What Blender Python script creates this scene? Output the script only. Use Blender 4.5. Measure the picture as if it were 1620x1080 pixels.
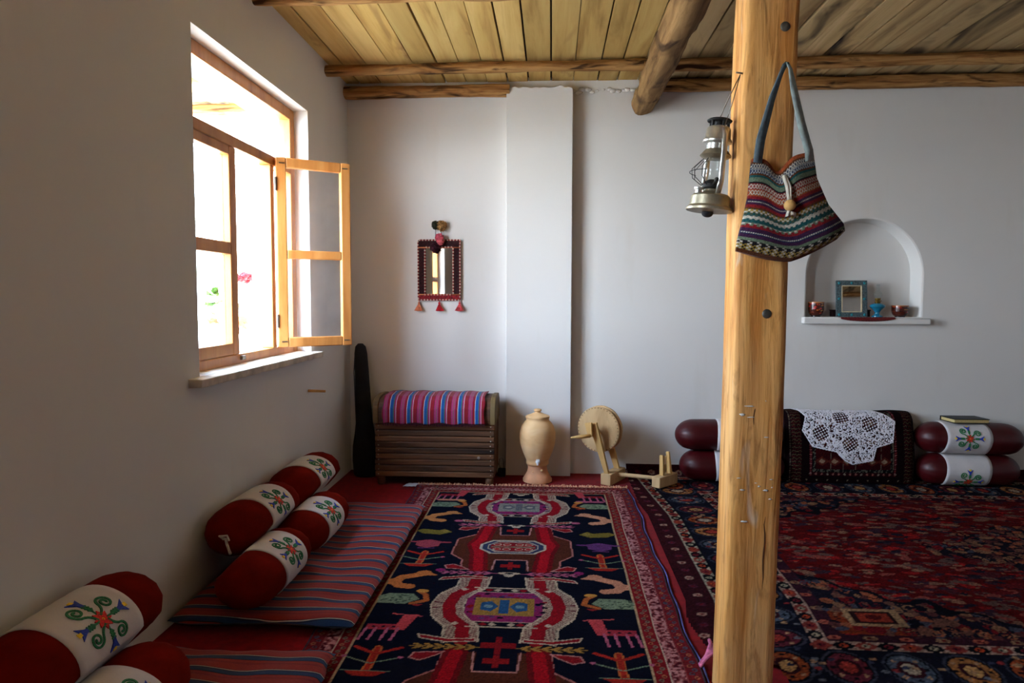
import bpy, bmesh, math, random
import numpy as np
from mathutils import Vector, Matrix, Euler, noise as mnoise

random.seed(7); NP = np.random.RandomState(7)
PI = math.pi
scn = bpy.context.scene
for o in list(bpy.data.objects): bpy.data.objects.remove(o)
col = scn.collection

# ------------------------------------------------------------------ camera
cam_d = bpy.data.cameras.new('camera'); cam = bpy.data.objects.new('camera', cam_d); col.objects.link(cam)
cam_d.sensor_width = 36.0; cam_d.lens = 1100.0/1620.0*36.0; cam_d.clip_start = 0.05
_r = Vector((0.99841878, 0.05616108, 0.00242499)); _u = Vector((-0.00599058, 0.06340767, 0.99796973)); _f = Vector((-0.05589329, 0.99640624, -0.06364385))
cam.matrix_world = Matrix(((_r.x, _u.x, -_f.x, 0), (_r.y, _u.y, -_f.y, 0), (_r.z, _u.z, -_f.z, 1.2), (0, 0, 0, 1)))
scn.camera = cam

# ------------------------------------------------------------------ view, world, sun, daylight
scn.view_settings.view_transform = 'Standard'; scn.view_settings.look = 'None'
scn.view_settings.gamma = 1.0; scn.view_settings.use_curve_mapping = False
scn.view_settings.exposure = 2.72
scn.cycles.max_bounces = 14; scn.cycles.diffuse_bounces = 9; scn.cycles.glossy_bounces = 5; scn.cycles.transparent_max_bounces = 16
w = bpy.data.worlds.new('sky'); scn.world = w; w.use_nodes = True
nt = w.node_tree; nt.nodes.clear()
out = nt.nodes.new('ShaderNodeOutputWorld'); bg = nt.nodes.new('ShaderNodeBackground')
tc = nt.nodes.new('ShaderNodeTexCoord'); sx = nt.nodes.new('ShaderNodeSeparateXYZ'); rp = nt.nodes.new('ShaderNodeValToRGB')
rp.color_ramp.elements[0].position = 0.0; rp.color_ramp.elements[0].color = (0.80, 0.90, 1.0, 1)
rp.color_ramp.elements[1].position = 0.75; rp.color_ramp.elements[1].color = (0.42, 0.64, 1.0, 1)
nt.links.new(tc.outputs['Generated'], sx.inputs[0]); nt.links.new(sx.outputs['Z'], rp.inputs[0])
nt.links.new(rp.outputs[0], bg.inputs['Color']); bg.inputs['Strength'].default_value = 6.8
nt.links.new(bg.outputs[0], out.inputs[0])
sd = bpy.data.lights.new('sun_offscreen', 'SUN'); sd.energy = 7.5; sd.angle = 0.01; sd.color = (1.0, 0.93, 0.82)
sun = bpy.data.objects.new('sun_offscreen', sd); col.objects.link(sun)
sun.rotation_euler = Vector((0.40, 0.22, 0.88)).to_track_quat('Z', 'Y').to_euler()
pd = bpy.data.lights.new('window_portal', 'AREA'); pd.shape = 'RECTANGLE'; pd.size = 1.28; pd.size_y = 1.34; pd.cycles.is_portal = True
po = bpy.data.objects.new('window_portal', pd); col.objects.link(po)
po.matrix_world = Matrix.Translation((-1.60, 3.29, 1.57)) @ Vector((1, 0, 0)).to_track_quat('-Z', 'Y').to_matrix().to_4x4()
# the second left-hand window stands beside the camera; the small wall mirror shows its panes
po2 = bpy.data.objects.new('window_left_offscreen', pd.copy()); po2.data.name = 'window_left_offscreen'; po2.data.size = 0.88; col.objects.link(po2); po2.matrix_world = Matrix.Translation((-1.60, 0.86, 1.57)) @ Vector((1, 0, 0)).to_track_quat('-Z', 'Y').to_matrix().to_4x4()

# ------------------------------------------------------------------ helpers
def lin(c):
    c = np.asarray(c, float)/255.0
    return np.where(c <= 0.04045, c/12.92, ((c+0.055)/1.055)**2.4)
def L4(c): return tuple(float(x) for x in lin(c)) + (1.0,)

def tag(o, label=None, cat=None, group=None, kind=None):
    if label: o['label'] = label
    if cat: o['category'] = cat
    if group: o['group'] = group
    if kind: o['kind'] = kind
    return o

def link(name, me, parent=None, mats=()):
    o = bpy.data.objects.new(name, me); col.objects.link(o)
    for m in mats: me.materials.append(m)
    if parent is not None: o.parent = parent
    return o

def thing(name, label, cat, loc=(0, 0, 0), rz=0.0, group=None, kind=None):
    o = bpy.data.objects.new(name, None); col.objects.link(o); o.empty_display_size = 0.1
    o.location = loc; o.rotation_euler = (0, 0, rz)
    return tag(o, label, cat, group, kind)

class MB:
    def __init__(s): s.v = []; s.f = []; s.m = []
    def add(s, vs, fs, mi=0):
        b = len(s.v); s.v += [tuple(p) for p in vs]
        s.f += [tuple(i+b for i in f) for f in fs]; s.m += [mi]*len(fs); return s
    def box(s, c, d, M=None, mi=0, taper=None):
        cx, cy, cz = c; hx, hy, hz = d[0]/2, d[1]/2, d[2]/2
        P = [Vector((cx+sx_*hx, cy+sy_*hy, cz+sz_*hz)) for sz_ in (-1, 1) for sy_ in (-1, 1) for sx_ in (-1, 1)]
        if M is not None: P = [M @ p for p in P]
        return s.add(P, [(0, 2, 3, 1), (4, 5, 7, 6), (0, 1, 5, 4), (2, 6, 7, 3), (0, 4, 6, 2), (1, 3, 7, 5)], mi)
    def prism(s, pts, axis, a, b, mi=0):
        """pts: 2D outline; extruded along axis ('x','y','z') from a to b"""
        n = len(pts)
        def P(p, t):
            return {'x': (t, p[0], p[1]), 'y': (p[0], t, p[1]), 'z': (p[0], p[1], t)}[axis]
        vs = [P(p, a) for p in pts]+[P(p, b) for p in pts]
        fs = [tuple(range(n-1, -1, -1)), tuple(range(n, 2*n))]+[(i, (i+1) % n, n+(i+1) % n, n+i) for i in range(n)]
        return s.add(vs, fs, mi)
    def tube(s, pts, rad, n=8, cap=True, mi=0, flat=1.0):
        pts = [Vector(p) for p in pts]; k = len(pts)
        if not hasattr(rad, '__len__'): rad = [rad]*k
        vs = []; up = None
        for i, p in enumerate(pts):
            t = (pts[min(i+1, k-1)]-pts[max(i-1, 0)])
            t = t.normalized() if t.length > 1e-9 else Vector((0, 0, 1))
            if up is None:
                up = Vector((0, 0, 1)) if abs(t.z) < 0.9 else Vector((1, 0, 0))
            up = (up-t*up.dot(t)); up = up.normalized() if up.length > 1e-6 else t.orthogonal().normalized()
            sd_ = t.cross(up)
            for j in range(n):
                a = 2*PI*j/n; vs.append(p+(up*math.cos(a)*flat+sd_*math.sin(a))*rad[i])
        fs = [(i*n+j, i*n+(j+1) % n, (i+1)*n+(j+1) % n, (i+1)*n+j) for i in range(k-1) for j in range(n)]
        if cap: fs += [tuple(range(n-1, -1, -1)), tuple(range((k-1)*n, k*n))]
        return s.add(vs, fs, mi)
    def lathe(s, prof, n=32, M=None, mi=0, cap=True):
        vs = []; k = len(prof)
        for r, z in prof:
            for j in range(n):
                a = 2*PI*j/n; p = Vector((r*math.cos(a), r*math.sin(a), z)); vs.append(M @ p if M is not None else p)
        fs = [(i*n+j, i*n+(j+1) % n, (i+1)*n+(j+1) % n, (i+1)*n+j) for i in range(k-1) for j in range(n)]
        if cap: fs += [tuple(range(n-1, -1, -1)), tuple(range((k-1)*n, k*n))]
        return s.add(vs, fs, mi)
    def ball(s, c, r, n=12, m=8, mi=0, sc=(1, 1, 1), jit=0.0):
        vs = []
        for i in range(m+1):
            ph = PI*i/m
            for j in range(n):
                a = 2*PI*j/n; q = 1+random.uniform(-jit, jit)
                vs.append((c[0]+r*q*sc[0]*math.sin(ph)*math.cos(a), c[1]+r*q*sc[1]*math.sin(ph)*math.sin(a), c[2]+r*q*sc[2]*math.cos(ph)))
        fs = [(i*n+j, (i+1)*n+j, (i+1)*n+(j+1) % n, i*n+(j+1) % n) for i in range(m) for j in range(n)]
        return s.add(vs, fs, mi)
    def build(s, name, mats, parent=None, smooth=False, bevel=0.0, seg=2, label=None, kind=None, auto=None):
        if not isinstance(mats, (list, tuple)): mats = [mats]
        me = bpy.data.meshes.new(name); me.from_pydata([tuple(p) for p in s.v], [], s.f)
        o = link(name, me, parent, mats)
        if len(mats) > 1: me.polygons.foreach_set('material_index', s.m)
        bm = bmesh.new(); bm.from_mesh(me)
        if bevel <= 0 and smooth: bmesh.ops.remove_doubles(bm, verts=bm.verts, dist=1e-6)
        bmesh.ops.recalc_face_normals(bm, faces=bm.faces); bm.to_mesh(me); bm.free()
        if smooth or bevel > 0:
            me.polygons.foreach_set('use_smooth', [True]*len(me.polygons))
            if bevel > 0 or auto is not None: me.set_sharp_from_angle(angle=math.radians(auto or 40))
        if bevel > 0:
            b = o.modifiers.new('bevel', 'BEVEL'); b.width = bevel; b.segments = seg; b.limit_method = 'ANGLE'; b.angle_limit = math.radians(40)
        if label: o['label'] = label
        if kind: o['kind'] = kind
        return o

# ------------------------------------------------------------------ materials
MATS = {}
def nodes_of(name):
    m = bpy.data.materials.new(name); m.use_nodes = True; MATS[name] = m
    t = m.node_tree; return m, t, t.nodes['Principled BSDF']
def noise_node(t, scale, vec=None, detail=4, rough=0.55, dist=0.0):
    n = t.nodes.new('ShaderNodeTexNoise'); n.inputs['Scale'].default_value = scale; n.inputs['Detail'].default_value = detail
    n.inputs['Roughness'].default_value = rough; n.inputs['Distortion'].default_value = dist
    if vec is not None: t.links.new(vec, n.inputs['Vector'])
    return n
def ramp(t, fac, stops, interp='LINEAR'):
    r = t.nodes.new('ShaderNodeValToRGB'); r.color_ramp.interpolation = interp
    e = r.color_ramp.elements
    while len(e) > 1: e.remove(e[0])
    e[0].position = stops[0][0]; e[0].color = stops[0][1]
    for p, c in stops[1:]:
        q = e.new(p); q.color = c
    t.links.new(fac, r.inputs[0]); return r
def bump(t, b, h, strength, dist=0.01):
    n = t.nodes.new('ShaderNodeBump'); n.inputs['Strength'].default_value = strength; n.inputs['Distance'].default_value = dist
    t.links.new(h, n.inputs['Height']); t.links.new(n.outputs[0], b.inputs['Normal']); return n
def coords(t, kind='Object', scale=(1, 1, 1), rnd=False):
    c = t.nodes.new('ShaderNodeTexCoord'); mp = t.nodes.new('ShaderNodeMapping'); mp.inputs['Scale'].default_value = scale
    t.links.new(c.outputs[kind], mp.inputs['Vector'])
    if rnd:
        oi = t.nodes.new('ShaderNodeObjectInfo'); ml = t.nodes.new('ShaderNodeMath'); ml.operation = 'MULTIPLY'; ml.inputs[1].default_value = 37.0
        t.links.new(oi.outputs['Random'], ml.inputs[0]); cb = t.nodes.new('ShaderNodeCombineXYZ')
        for i in range(3): t.links.new(ml.outputs[0], cb.inputs[i])
        t.links.new(cb.outputs[0], mp.inputs['Location'])
    return mp.outputs[0]
def plain(name, c, rough=0.8, var=0.12, scale=20, bstr=0.15, bscale=120, metal=0.0, sheen=0.0, spec=0.3, bd=0.003):
    m, t, b = nodes_of(name); v = coords(t)
    c = np.asarray(c, float)
    n = noise_node(t, scale, v)
    r = ramp(t, n.outputs[0], [(0.3, L4(np.clip(c*(1-var), 0, 255))), (0.7, L4(np.clip(c*(1+var), 0, 255)))])
    t.links.new(r.outputs[0], b.inputs['Base Color']); b.inputs['Roughness'].default_value = rough; b.inputs['Metallic'].default_value = metal
    b.inputs['Specular IOR Level'].default_value = spec; b.inputs['Sheen Weight'].default_value = sheen
    if bstr: bump(t, b, noise_node(t, bscale, v, 5).outputs[0], bstr, bd)
    return m
def wood(name, stops, scale, rough=0.65, rnd=True, bstr=0.35, rvar=0.25, spec=0.25, stain=None, knots=False):
    """streaked wood; scale is large across the grain, small along it"""
    m, t, b = nodes_of(name); v = coords(t, 'Object', scale, rnd)
    n1 = noise_node(t, 1.0, v, 6, 0.6, 0.6)
    r = ramp(t, n1.outputs[0], [(p, L4(c)) for p, c in stops]); cout = r.outputs[0]
    if rvar and rnd:
        oi = t.nodes.new('ShaderNodeObjectInfo'); mr = t.nodes.new('ShaderNodeMapRange'); mr.inputs[3].default_value = 1-rvar; mr.inputs[4].default_value = 1+rvar*0.5
        t.links.new(oi.outputs['Random'], mr.inputs[0]); hs = t.nodes.new('ShaderNodeHueSaturation')
        t.links.new(mr.outputs[0], hs.inputs['Value']); t.links.new(cout, hs.inputs['Color']); cout = hs.outputs[0]
    if stain:
        v2 = coords(t, 'Object', stain[1], rnd); n2 = noise_node(t, 1.0, v2, 3, 0.5, 1.0)
        r2 = ramp(t, n2.outputs[0], [(stain[2], (0, 0, 0, 1)), (stain[3], (1, 1, 1, 1))])
        mx = t.nodes.new('ShaderNodeMixRGB'); mx.inputs[2].default_value = L4(stain[0])
        t.links.new(r2.outputs[0], mx.inputs[0]); t.links.new(cout, mx.inputs[1]); cout = mx.outputs[0]
    t.links.new(cout, b.inputs['Base Color']); b.inputs['Roughness'].default_value = rough; b.inputs['Specular IOR Level'].default_value = spec
    bump(t, b, n1.outputs[0], bstr, 0.006)
    return m
def attr_mat(name, rough=0.95, bstr=0.4, bscale=400, sheen=0.1, spec=0.1, bd=0.003):
    m, t, b = nodes_of(name); a = t.nodes.new('ShaderNodeVertexColor'); a.layer_name = 'Col'
    t.links.new(a.outputs[0], b.inputs['Base Color']); b.inputs['Roughness'].default_value = rough
    b.inputs['Sheen Weight'].default_value = sheen; b.inputs['Specular IOR Level'].default_value = spec
    if bstr: bump(t, b, noise_node(t, bscale, coords(t), 2).outputs[0], bstr, bd)
    return m
def stripes(name, axis, period, stops, off=0.0, wob=0.0, rough=0.9):
    m, t, b = nodes_of(name); c = t.nodes.new('ShaderNodeTexCoord'); s = t.nodes.new('ShaderNodeSeparateXYZ'); t.links.new(c.outputs['Object'], s.inputs[0])
    v = s.outputs[axis]
    def mth(op, a, bb):
        q = t.nodes.new('ShaderNodeMath'); q.operation = op
        for i, z in enumerate((a, bb)):
            if isinstance(z, (int, float)): q.inputs[i].default_value = z
            else: t.links.new(z, q.inputs[i])
        return q.outputs[0]
    if wob:
        n = noise_node(t, 3.0, c.outputs['Object'], 2); v = mth('ADD', v, mth('MULTIPLY', mth('SUBTRACT', n.outputs[0], 0.5), wob))
    fr = mth('FRACT', mth('DIVIDE', mth('ADD', v, off), period), 0.0)
    r = ramp(t, fr, [(p, L4(cc)) for p, cc in stops], 'CONSTANT')
    n2 = noise_node(t, 160, c.outputs['Object'], 3); hs = t.nodes.new('ShaderNodeHueSaturation'); mr = t.nodes.new('ShaderNodeMapRange')
    mr.inputs[3].default_value = 0.75; mr.inputs[4].default_value = 1.25; t.links.new(n2.outputs[0], mr.inputs[0]); t.links.new(mr.outputs[0], hs.inputs['Value']); t.links.new(r.outputs[0], hs.inputs['Color'])
    t.links.new(hs.outputs[0], b.inputs['Base Color']); b.inputs['Roughness'].default_value = rough; b.inputs['Specular IOR Level'].default_value = 0.1; b.inputs['Sheen Weight'].default_value = 0.1
    bump(t, b, n2.outputs[0], 0.25, 0.003)
    return m
def glass(name, tint=(1, 1, 1), dirt=0.0, refl=1.0):
    m = bpy.data.materials.new(name); m.use_nodes = True; t = m.node_tree; t.nodes.clear(); MATS[name] = m
    o = t.nodes.new('ShaderNodeOutputMaterial'); tr = t.nodes.new('ShaderNodeBsdfTransparent'); tr.inputs[0].default_value = tuple(tint)+(1,)
    gl = t.nodes.new('ShaderNodeBsdfGlossy'); gl.inputs['Roughness'].default_value = 0.02
    fr = t.nodes.new('ShaderNodeFresnel'); fr.inputs[0].default_value = 1.45
    mx = t.nodes.new('ShaderNodeMixShader'); 
    ge = t.nodes.new('ShaderNodeNewGeometry'); mm = t.nodes.new('ShaderNodeMath'); mm.operation = 'MULTIPLY'; iv = t.nodes.new('ShaderNodeMath'); iv.operation = 'SUBTRACT'; iv.inputs[0].default_value = 1.0
    t.links.new(ge.outputs['Backfacing'], iv.inputs[1]); t.links.new(fr.outputs[0], mm.inputs[0]); t.links.new(iv.outputs[0], mm.inputs[1])
    t.links.new(mm.outputs[0], mx.inputs[0]); t.links.new(tr.outputs[0], mx.inputs[1]); t.links.new(gl.outputs[0], mx.inputs[2])
    last = mx.outputs[0]
    if dirt > 0:
        df = t.nodes.new('ShaderNodeBsdfDiffuse'); df.inputs[0].default_value = (0.75, 0.75, 0.75, 1)
        n = noise_node(t, 9, coords(t), 4); mr = t.nodes.new('ShaderNodeMapRange'); mr.inputs[1].default_value = 0.3; mr.inputs[2].default_value = 0.75; mr.inputs[3].default_value = dirt*0.4; mr.inputs[4].default_value = dirt*1.5
        t.links.new(n.outputs[0], mr.inputs[0]); m2 = t.nodes.new('ShaderNodeMixShader'); t.links.new(mr.outputs[0], m2.inputs[0]); t.links.new(last, m2.inputs[1]); t.links.new(df.outputs[0], m2.inputs[2]); last = m2.outputs[0]
    t.links.new(last, o.inputs[0]); return m

def plaster(name, c, stainc):
    m, t, b = nodes_of(name); v = coords(t)
    n = noise_node(t, 1.7, v, 5); n2 = noise_node(t, 5.0, coords(t, 'Object', (1, 1, 0.25)), 3)
    r = ramp(t, n.outputs[0], [(0.3, L4(np.array(c)*0.985)), (0.7, L4(c))])
    r2 = ramp(t, n2.outputs[0], [(0.62, (0, 0, 0, 1)), (0.85, (0.35, 0.35, 0.35, 1))])
    mx = t.nodes.new('ShaderNodeMixRGB'); mx.inputs[2].default_value = L4(stainc); t.links.new(r2.outputs[0], mx.inputs[0]); t.links.new(r.outputs[0], mx.inputs[1])
    t.links.new(mx.outputs[0], b.inputs['Base Color']); b.inputs['Roughness'].default_value = 0.9; b.inputs['Specular IOR Level'].default_value = 0.15
    a = noise_node(t, 6, v, 6); bump(t, b, a.outputs[0], 0.12, 0.02); return m
M_wall = plaster('wall_plaster', (217, 215, 211), (196, 188, 174))
M_red_felt = plain('red_felt', (116, 4, 8), 0.95, 0.12, 30, 0.2, 300, sheen=0.05, spec=0.05)
M_plank = wood('ceiling_pine', [(0.25, (146, 106, 52)), (0.45, (200, 164, 96)), (0.62, (216, 184, 116)), (0.8, (186, 148, 82))], (9, 0.7, 9), 0.75, True, 0.2, 0.22, 0.15, ((120, 78, 40), (5, 1.2, 5), 0.62, 0.8))
M_plank_grey = wood('ceiling_weathered', [(0.25, (138, 110, 72)), (0.45, (194, 165, 116)), (0.62, (210, 182, 134)), (0.8, (172, 140, 94))], (9, 0.7, 9), 0.8, True, 0.25, 0.25, 0.12, ((58, 48, 42), (5, 1.6, 5), 0.55, 0.72))
M_beam = wood('beam_wood', [(0.25, (80, 52, 30)), (0.42, (150, 106, 60)), (0.6, (188, 144, 90)), (0.78, (116, 80, 46))], (2.2, 34, 34), 0.8, True, 1.0, 0.12, 0.1, ((66, 42, 24), (3.5, 16, 16), .54, .66))
M_log = wood('log_wood', [(0.25, (62, 42, 26)), (0.45, (124, 94, 60)), (0.62, (156, 122, 80)), (0.8, (84, 60, 38))], (20, 1.8, 20), 0.85, False, 1.0, 0, 0.1, ((70, 50, 34), (7, 3, 7), .55, .7))
M_post = wood('post_wood', [(0.22, (120, 68, 26)), (0.40, (186, 122, 56)), (0.58, (216, 158, 86)), (0.8, (178, 114, 52))], (30, 30, 1.9), 0.7, False, 1.0, 0, 0.2, ((214, 200, 174), (16, 16, 3), 0.66, 0.80))
M_frame = wood('window_pine', [(0.25, (160, 94, 40)), (0.5, (196, 130, 66)), (0.75, (212, 152, 86))], (10, 10, 1.2), 0.4, True, 0.15, 0.08, 0.4)
M_sill = plain('stone_sill', (196, 186, 168), 0.7, 0.14, 14, 0.25, 60)
M_glass = glass('window_glass', (1, 1, 1), 0.02)
M_glass_dusty = glass('window_glass_dusty', (0.97, 0.98, 1.0), 0.05)
M_black = plain('black_fabric', (22, 22, 25), 0.85, 0.2, 30, 0.3, 200)
M_gap = plain('dark_backing', (40, 28, 18), 0.95, 0.2, 8, 0)
M_concrete = plain('terrace_concrete', (190, 180, 162), 0.9, 0.06, 3, 0.1, 40)

# ------------------------------------------------------------------ room shell
XL, XR, YB, YR, ZC = -1.38, 4.7, 4.70, -2.3, 2.60
WT = 0.34
def struct(mb, name, mats, parent=None, **k):
    o = mb.build(name, mats, parent, **k)
    if parent is None: o['kind'] = 'structure'
    return o
f = MB(); f.box(((XL+XR)/2, (YB+YR)/2, -0.05), (XR-XL+0.6, YB-YR+0.6, 0.1)); struct(f, 'floor', M_red_felt)

# left wall with the window opening
OY0, OY1, OZ0, OZ1 = 2.65, 3.93, 0.885, 2.245
b = MB(); xc = XL-WT/2
SY0, SY1 = 0.42, 1.30   # second window, beside the camera
b.box((xc, (YR-WT+SY0)/2, ZC/2), (WT, SY0-YR+WT, ZC+0.2)); b.box((xc, (SY1+OY0)/2, ZC/2), (WT, OY0-SY1, ZC+0.2))
b.box((xc, (SY0+SY1)/2, (OZ0-0.1)/2), (WT, SY1-SY0, OZ0+0.1)); b.box((xc, (SY0+SY1)/2, (OZ1+ZC+0.1)/2), (WT, SY1-SY0, ZC+0.1-OZ1)); b.box((xc, (OY1+YB+WT)/2, ZC/2), (WT, YB+WT-OY1, ZC+0.2))
b.box((xc, (OY0+OY1)/2, (OZ0-0.1)/2), (WT, OY1-OY0, OZ0+0.1)); b.box((xc, (OY0+OY1)/2, (OZ1+ZC+0.1)/2), (WT, OY1-OY0, ZC+0.1-OZ1))
struct(b, 'wall_left', M_wall)

# back wall with the arched niche
NX0, NX1, NZ0 = 1.682, 2.416, 1.075; NR = (NX1-NX0)/2; NCX = (NX0+NX1)/2; NZS = 1.715-NR; ND = 0.125
b = MB(); N = 72
arch = [(NCX-NR*math.cos(PI*i/N), NZS+NR*math.sin(PI*i/N)) for i in range(N+1)]
def ring(e, y):
    p = [(NX0-e, y, NZ0)]+[(NCX-(NR+e)*math.cos(PI*i/N), y, NZS+(NR+e)*math.sin(PI*i/N)) for i in range(N+1)]+[(NX1+e, y, NZ0)]
    return p
e0 = 0.012; top = ZC+0.1
r0 = ring(e0, YB); n = len(r0)
vs = r0+[(p[0], YB, top) for p in r0]
b.add(vs, [(i, i+1, n+i+1, n+i) for i in range(1, n-2)])
b.add([(XL-0.1, YB, -0.1), (NX0-e0, YB, -0.1), (NX0-e0, YB, top), (XL-0.1, YB, top)], [(0, 1, 2, 3)])
b.add([(NX1+e0, YB, -0.1), (XR+0.1, YB, -0.1), (XR+0.1, YB, top), (NX1+e0, YB, top)], [(0, 1, 2, 3)])
b.add([(NX0-e0, YB, -0.1), (NX1+e0, YB, -0.1), (NX1+e0, YB, NZ0), (NX0-e0, YB, NZ0)], [(0, 1, 2, 3)])
rings = [r0, ring(0.003, YB+0.004), ring(0, YB+0.014), ring(-0.012, YB+ND)]
for a, c in zip(rings[:-1], rings[1:]):
    b.add(a+c, [(i, i+1, n+i+1, n+i) for i in range(n-1)])
b.add(rings[-1], [tuple(range(n))])
b.add([rings[0][0], rings[0][-1], rings[-1][-1], rings[-1][0]], [(0, 1, 2, 3)])
b.box(((XL+XR)/2, YB+ND+0.1, 1.25), (XR-XL+0.8, 0.16, 2.9))
wb = struct(b, 'wall_back', M_wall)
sh = MB(); sh.prism([(1.655, 1.031), (2.462, 1.026), (2.462, 1.068), (1.655, 1.075)], 'y', YB-0.045, YB+0.02)
sh.build('niche_shelf', M_wall, wb, bevel=0.006, label='white plaster shelf ledge under the niche')
b = MB(); b.box((XR+0.1, (YB+YR)/2, ZC/2), (0.2, YB-YR+0.8, ZC+0.2)); struct(b, 'wall_right', M_wall)
b = MB(); b.box(((XL+XR)/2, YR-0.1, ZC/2), (XR-XL+0.8, 0.2, ZC+0.2)); struct(b, 'wall_rear', M_wall)
# pillar of plaster with a crumbly top
b = MB(); px0, px1 = -0.30, 0.135; yf = YB-0.075
tops = [(px0+(px1-px0)*i/16, 2.572+random.uniform(-0.012, 0.01)) for i in range(17)]; tops[0] = (px0, 2.575); tops[-1] = (px1, 2.557)
outl = [(px0, -0.01), (px1, -0.01)]+tops[::-1]
b.prism(outl, 'y', yf, YB+0.02); struct(b, 'wall_pillar', M_wall, bevel=0.004)
# ragged plaster edge at the top of the back wall, beside pillar and log
b = MB()
for i in range(34):
    x = -0.36+i*0.033+random.uniform(-0.008, 0.008); d = random.uniform(0.008, 0.02)
    b.ball((x, YB-0.006, 2.555+random.uniform(-0.012, 0.012)), d, 7, 5, sc=(1.5, 0.6, 0.8), jit=0.2)
b.build('plaster_lump', M_wall, wb, smooth=True, kind='stuff')

# ceiling: backing, planks, beams, log
b = MB(); b.box(((XL+XR)/2, (YB+YR)/2, ZC+0.09), (XR-XL+0.8, YB-YR+0.8, 0.08)); ceil = struct(b, 'ceiling', M_gap)
x = XL-0.05; i = 0
while x < XR:
    wd = random.uniform(0.132, 0.158); gap = random.choice([0.002, 0.003, 0.005, 0.007]); sk = random.uniform(-0.004, 0.004)
    p = MB(); z0 = random.uniform(-0.002, 0.003); Lh = (YB-YR)/2+0.1
    pts = [(-wd/2+gap, -Lh), (wd/2-gap, -Lh), (wd/2-gap+sk, Lh), (-wd/2+gap+sk, Lh)]
    p.prism(pts, 'z', -0.011, 0.011)
    o = p.build('plank', M_plank if x < 0.52 else M_plank_grey, ceil, bevel=0.002, seg=1)
    o.location = (x+wd/2, (YB+YR)/2, ZC+0.035+z0)
    x += wd; i += 1
def rough_log(name, pts, r, mat, parent, seed, n=14, flat=0.85, amp=0.22, sub=60, org=(0, 0, 0), label=None):
    pts = [Vector(p) for p in pts]; P = []
    for i in range(sub+1):
        t = i/sub*(len(pts)-1); k = min(int(t), len(pts)-2); q_ = pts[k].lerp(pts[k+1], t-k); w1 = mnoise.noise(Vector((q_.x*1.7+seed, q_.y*1.7, 0.3)))*r*.22; w2 = mnoise.noise(Vector((q_.x*1.3, q_.y*1.3+seed, 7.3)))*r*.16; P.append(q_+Vector((w1 if abs(pts[0].y-pts[-1].y) > 1 else 0, w1 if abs(pts[0].x-pts[-1].x) > 1 else 0, w2)))
    b = MB(); b.tube([p-Vector(org) for p in P], r, n, True, flat=flat)
    vs = []
    for q, v in enumerate(b.v):
        v = Vector(v); c = P[min(q//n, sub)]-Vector(org); d = v-c
        s = 1+amp*mnoise.noise(Vector((v.x*2.2+seed, v.y*2.2, v.z*6)))+amp*0.5*mnoise.noise(v*11+Vector((seed, 0, 0)))+amp*0.5*mnoise.noise(Vector((v.x*4+seed, v.y*4, v.z*40)))+0.06*math.cos(4*math.atan2(d.z, d.x+d.y)+seed)
        vs.append(c+d*s)
    b.v = vs
    o = b.build(name, mat, parent, smooth=True, auto=50, label=label); o.location = org; return o
beams = [(4.27, 0.042), (3.235, 0.044), (2.2, 0.042), (1.15, 0.045), (0.1, 0.043), (-0.95, 0.043), (-2.0, 0.043)]
for k, (y, r) in enumerate(beams):
    for (a, c, sft) in ((XL-0.05, 0.60, 0.0), (0.54, XR+0.05, 0.012)):
        m = (a+c)/2
        rough_log('ceiling_beam', [(a, y+0.0, ZC-0.028), (m, y+random.uniform(-0.012, 0.012), ZC-0.020+sft*0.5), (c, y+sft, ZC-0.018+sft)], r*(0.85 if c < 1 else 1.0), M_beam, ceil, k*3.3+a, org=(m, y, ZC-0.02))
rough_log('wall_beam', [(XL-0.05, 4.655, ZC-0.045), (-0.28, 4.655, ZC-0.045)], 0.043, M_beam, ceil, 4.4, org=(-0.8, 4.65, ZC-0.04))
rough_log('wall_beam', [(0.66, 4.645, ZC-0.028), (XR+0.05, 4.66, ZC-0.028)], 0.046, M_beam, ceil, 9.4, org=(2.6, 4.65, ZC-0.03))
rough_log('log_beam', [(0.585, 4.66, 2.445), (0.575, 3.4, 2.452), (0.57, 2.0, 2.455), (0.58, 0.2, 2.46), (0.57, YR-0.05, 2.46)], 0.076, M_log, ceil, 2.2, n=20, flat=1.0, amp=0.22, sub=90, org=(0.57, 1.2, 2.45), label='thick round debarked log running under the beams')

# timber post
t = thing('timber_post', 'squared hand-hewn timber post carrying the ceiling log', 'post', (0.578, 2.075, 0)); t.rotation_euler = (0, .0157, 0)
b = MB(); nn = 36; ring_n = 40
for i in range(nn+1):
    z = 2.40*i/nn
    wv = 0.5+0.5*math.cos(z*1.7)
    for j in range(ring_n):
        a = 2*PI*j/ring_n+PI/ring_n
        c, s = math.cos(a), math.sin(a); q = 1/((abs(c)**18+abs(s)**18)**(1/18))
        rr = 0.0725*q
        p = Vector((rr*c, rr*s, z)); d = 1+0.035*mnoise.noise(Vector((p.x*7, p.y*7, z*1.4)))+0.02*mnoise.noise(Vector((p.x*30, p.y*30, z*9)))
        sh_ = 0.004*math.sin(z*2.2+1)
        b.v.append((p.x*d+sh_, p.y*d, z))
b.f = [(i*ring_n+j, i*ring_n+(j+1) % ring_n, (i+1)*ring_n+(j+1) % ring_n, (i+1)*ring_n+j) for i in range(nn) for j in range(ring_n)]
b.f += [tuple(range(ring_n-1, -1, -1)), tuple(range(nn*ring_n, (nn+1)*ring_n))]; b.m = [0]*len(b.f)
b.build('shaft', M_post, t, smooth=True, auto=60)
_t = M_post.node_tree; _b = _t.nodes['Principled BSDF']; _src = _b.inputs['Base Color'].links[0].from_socket
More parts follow.
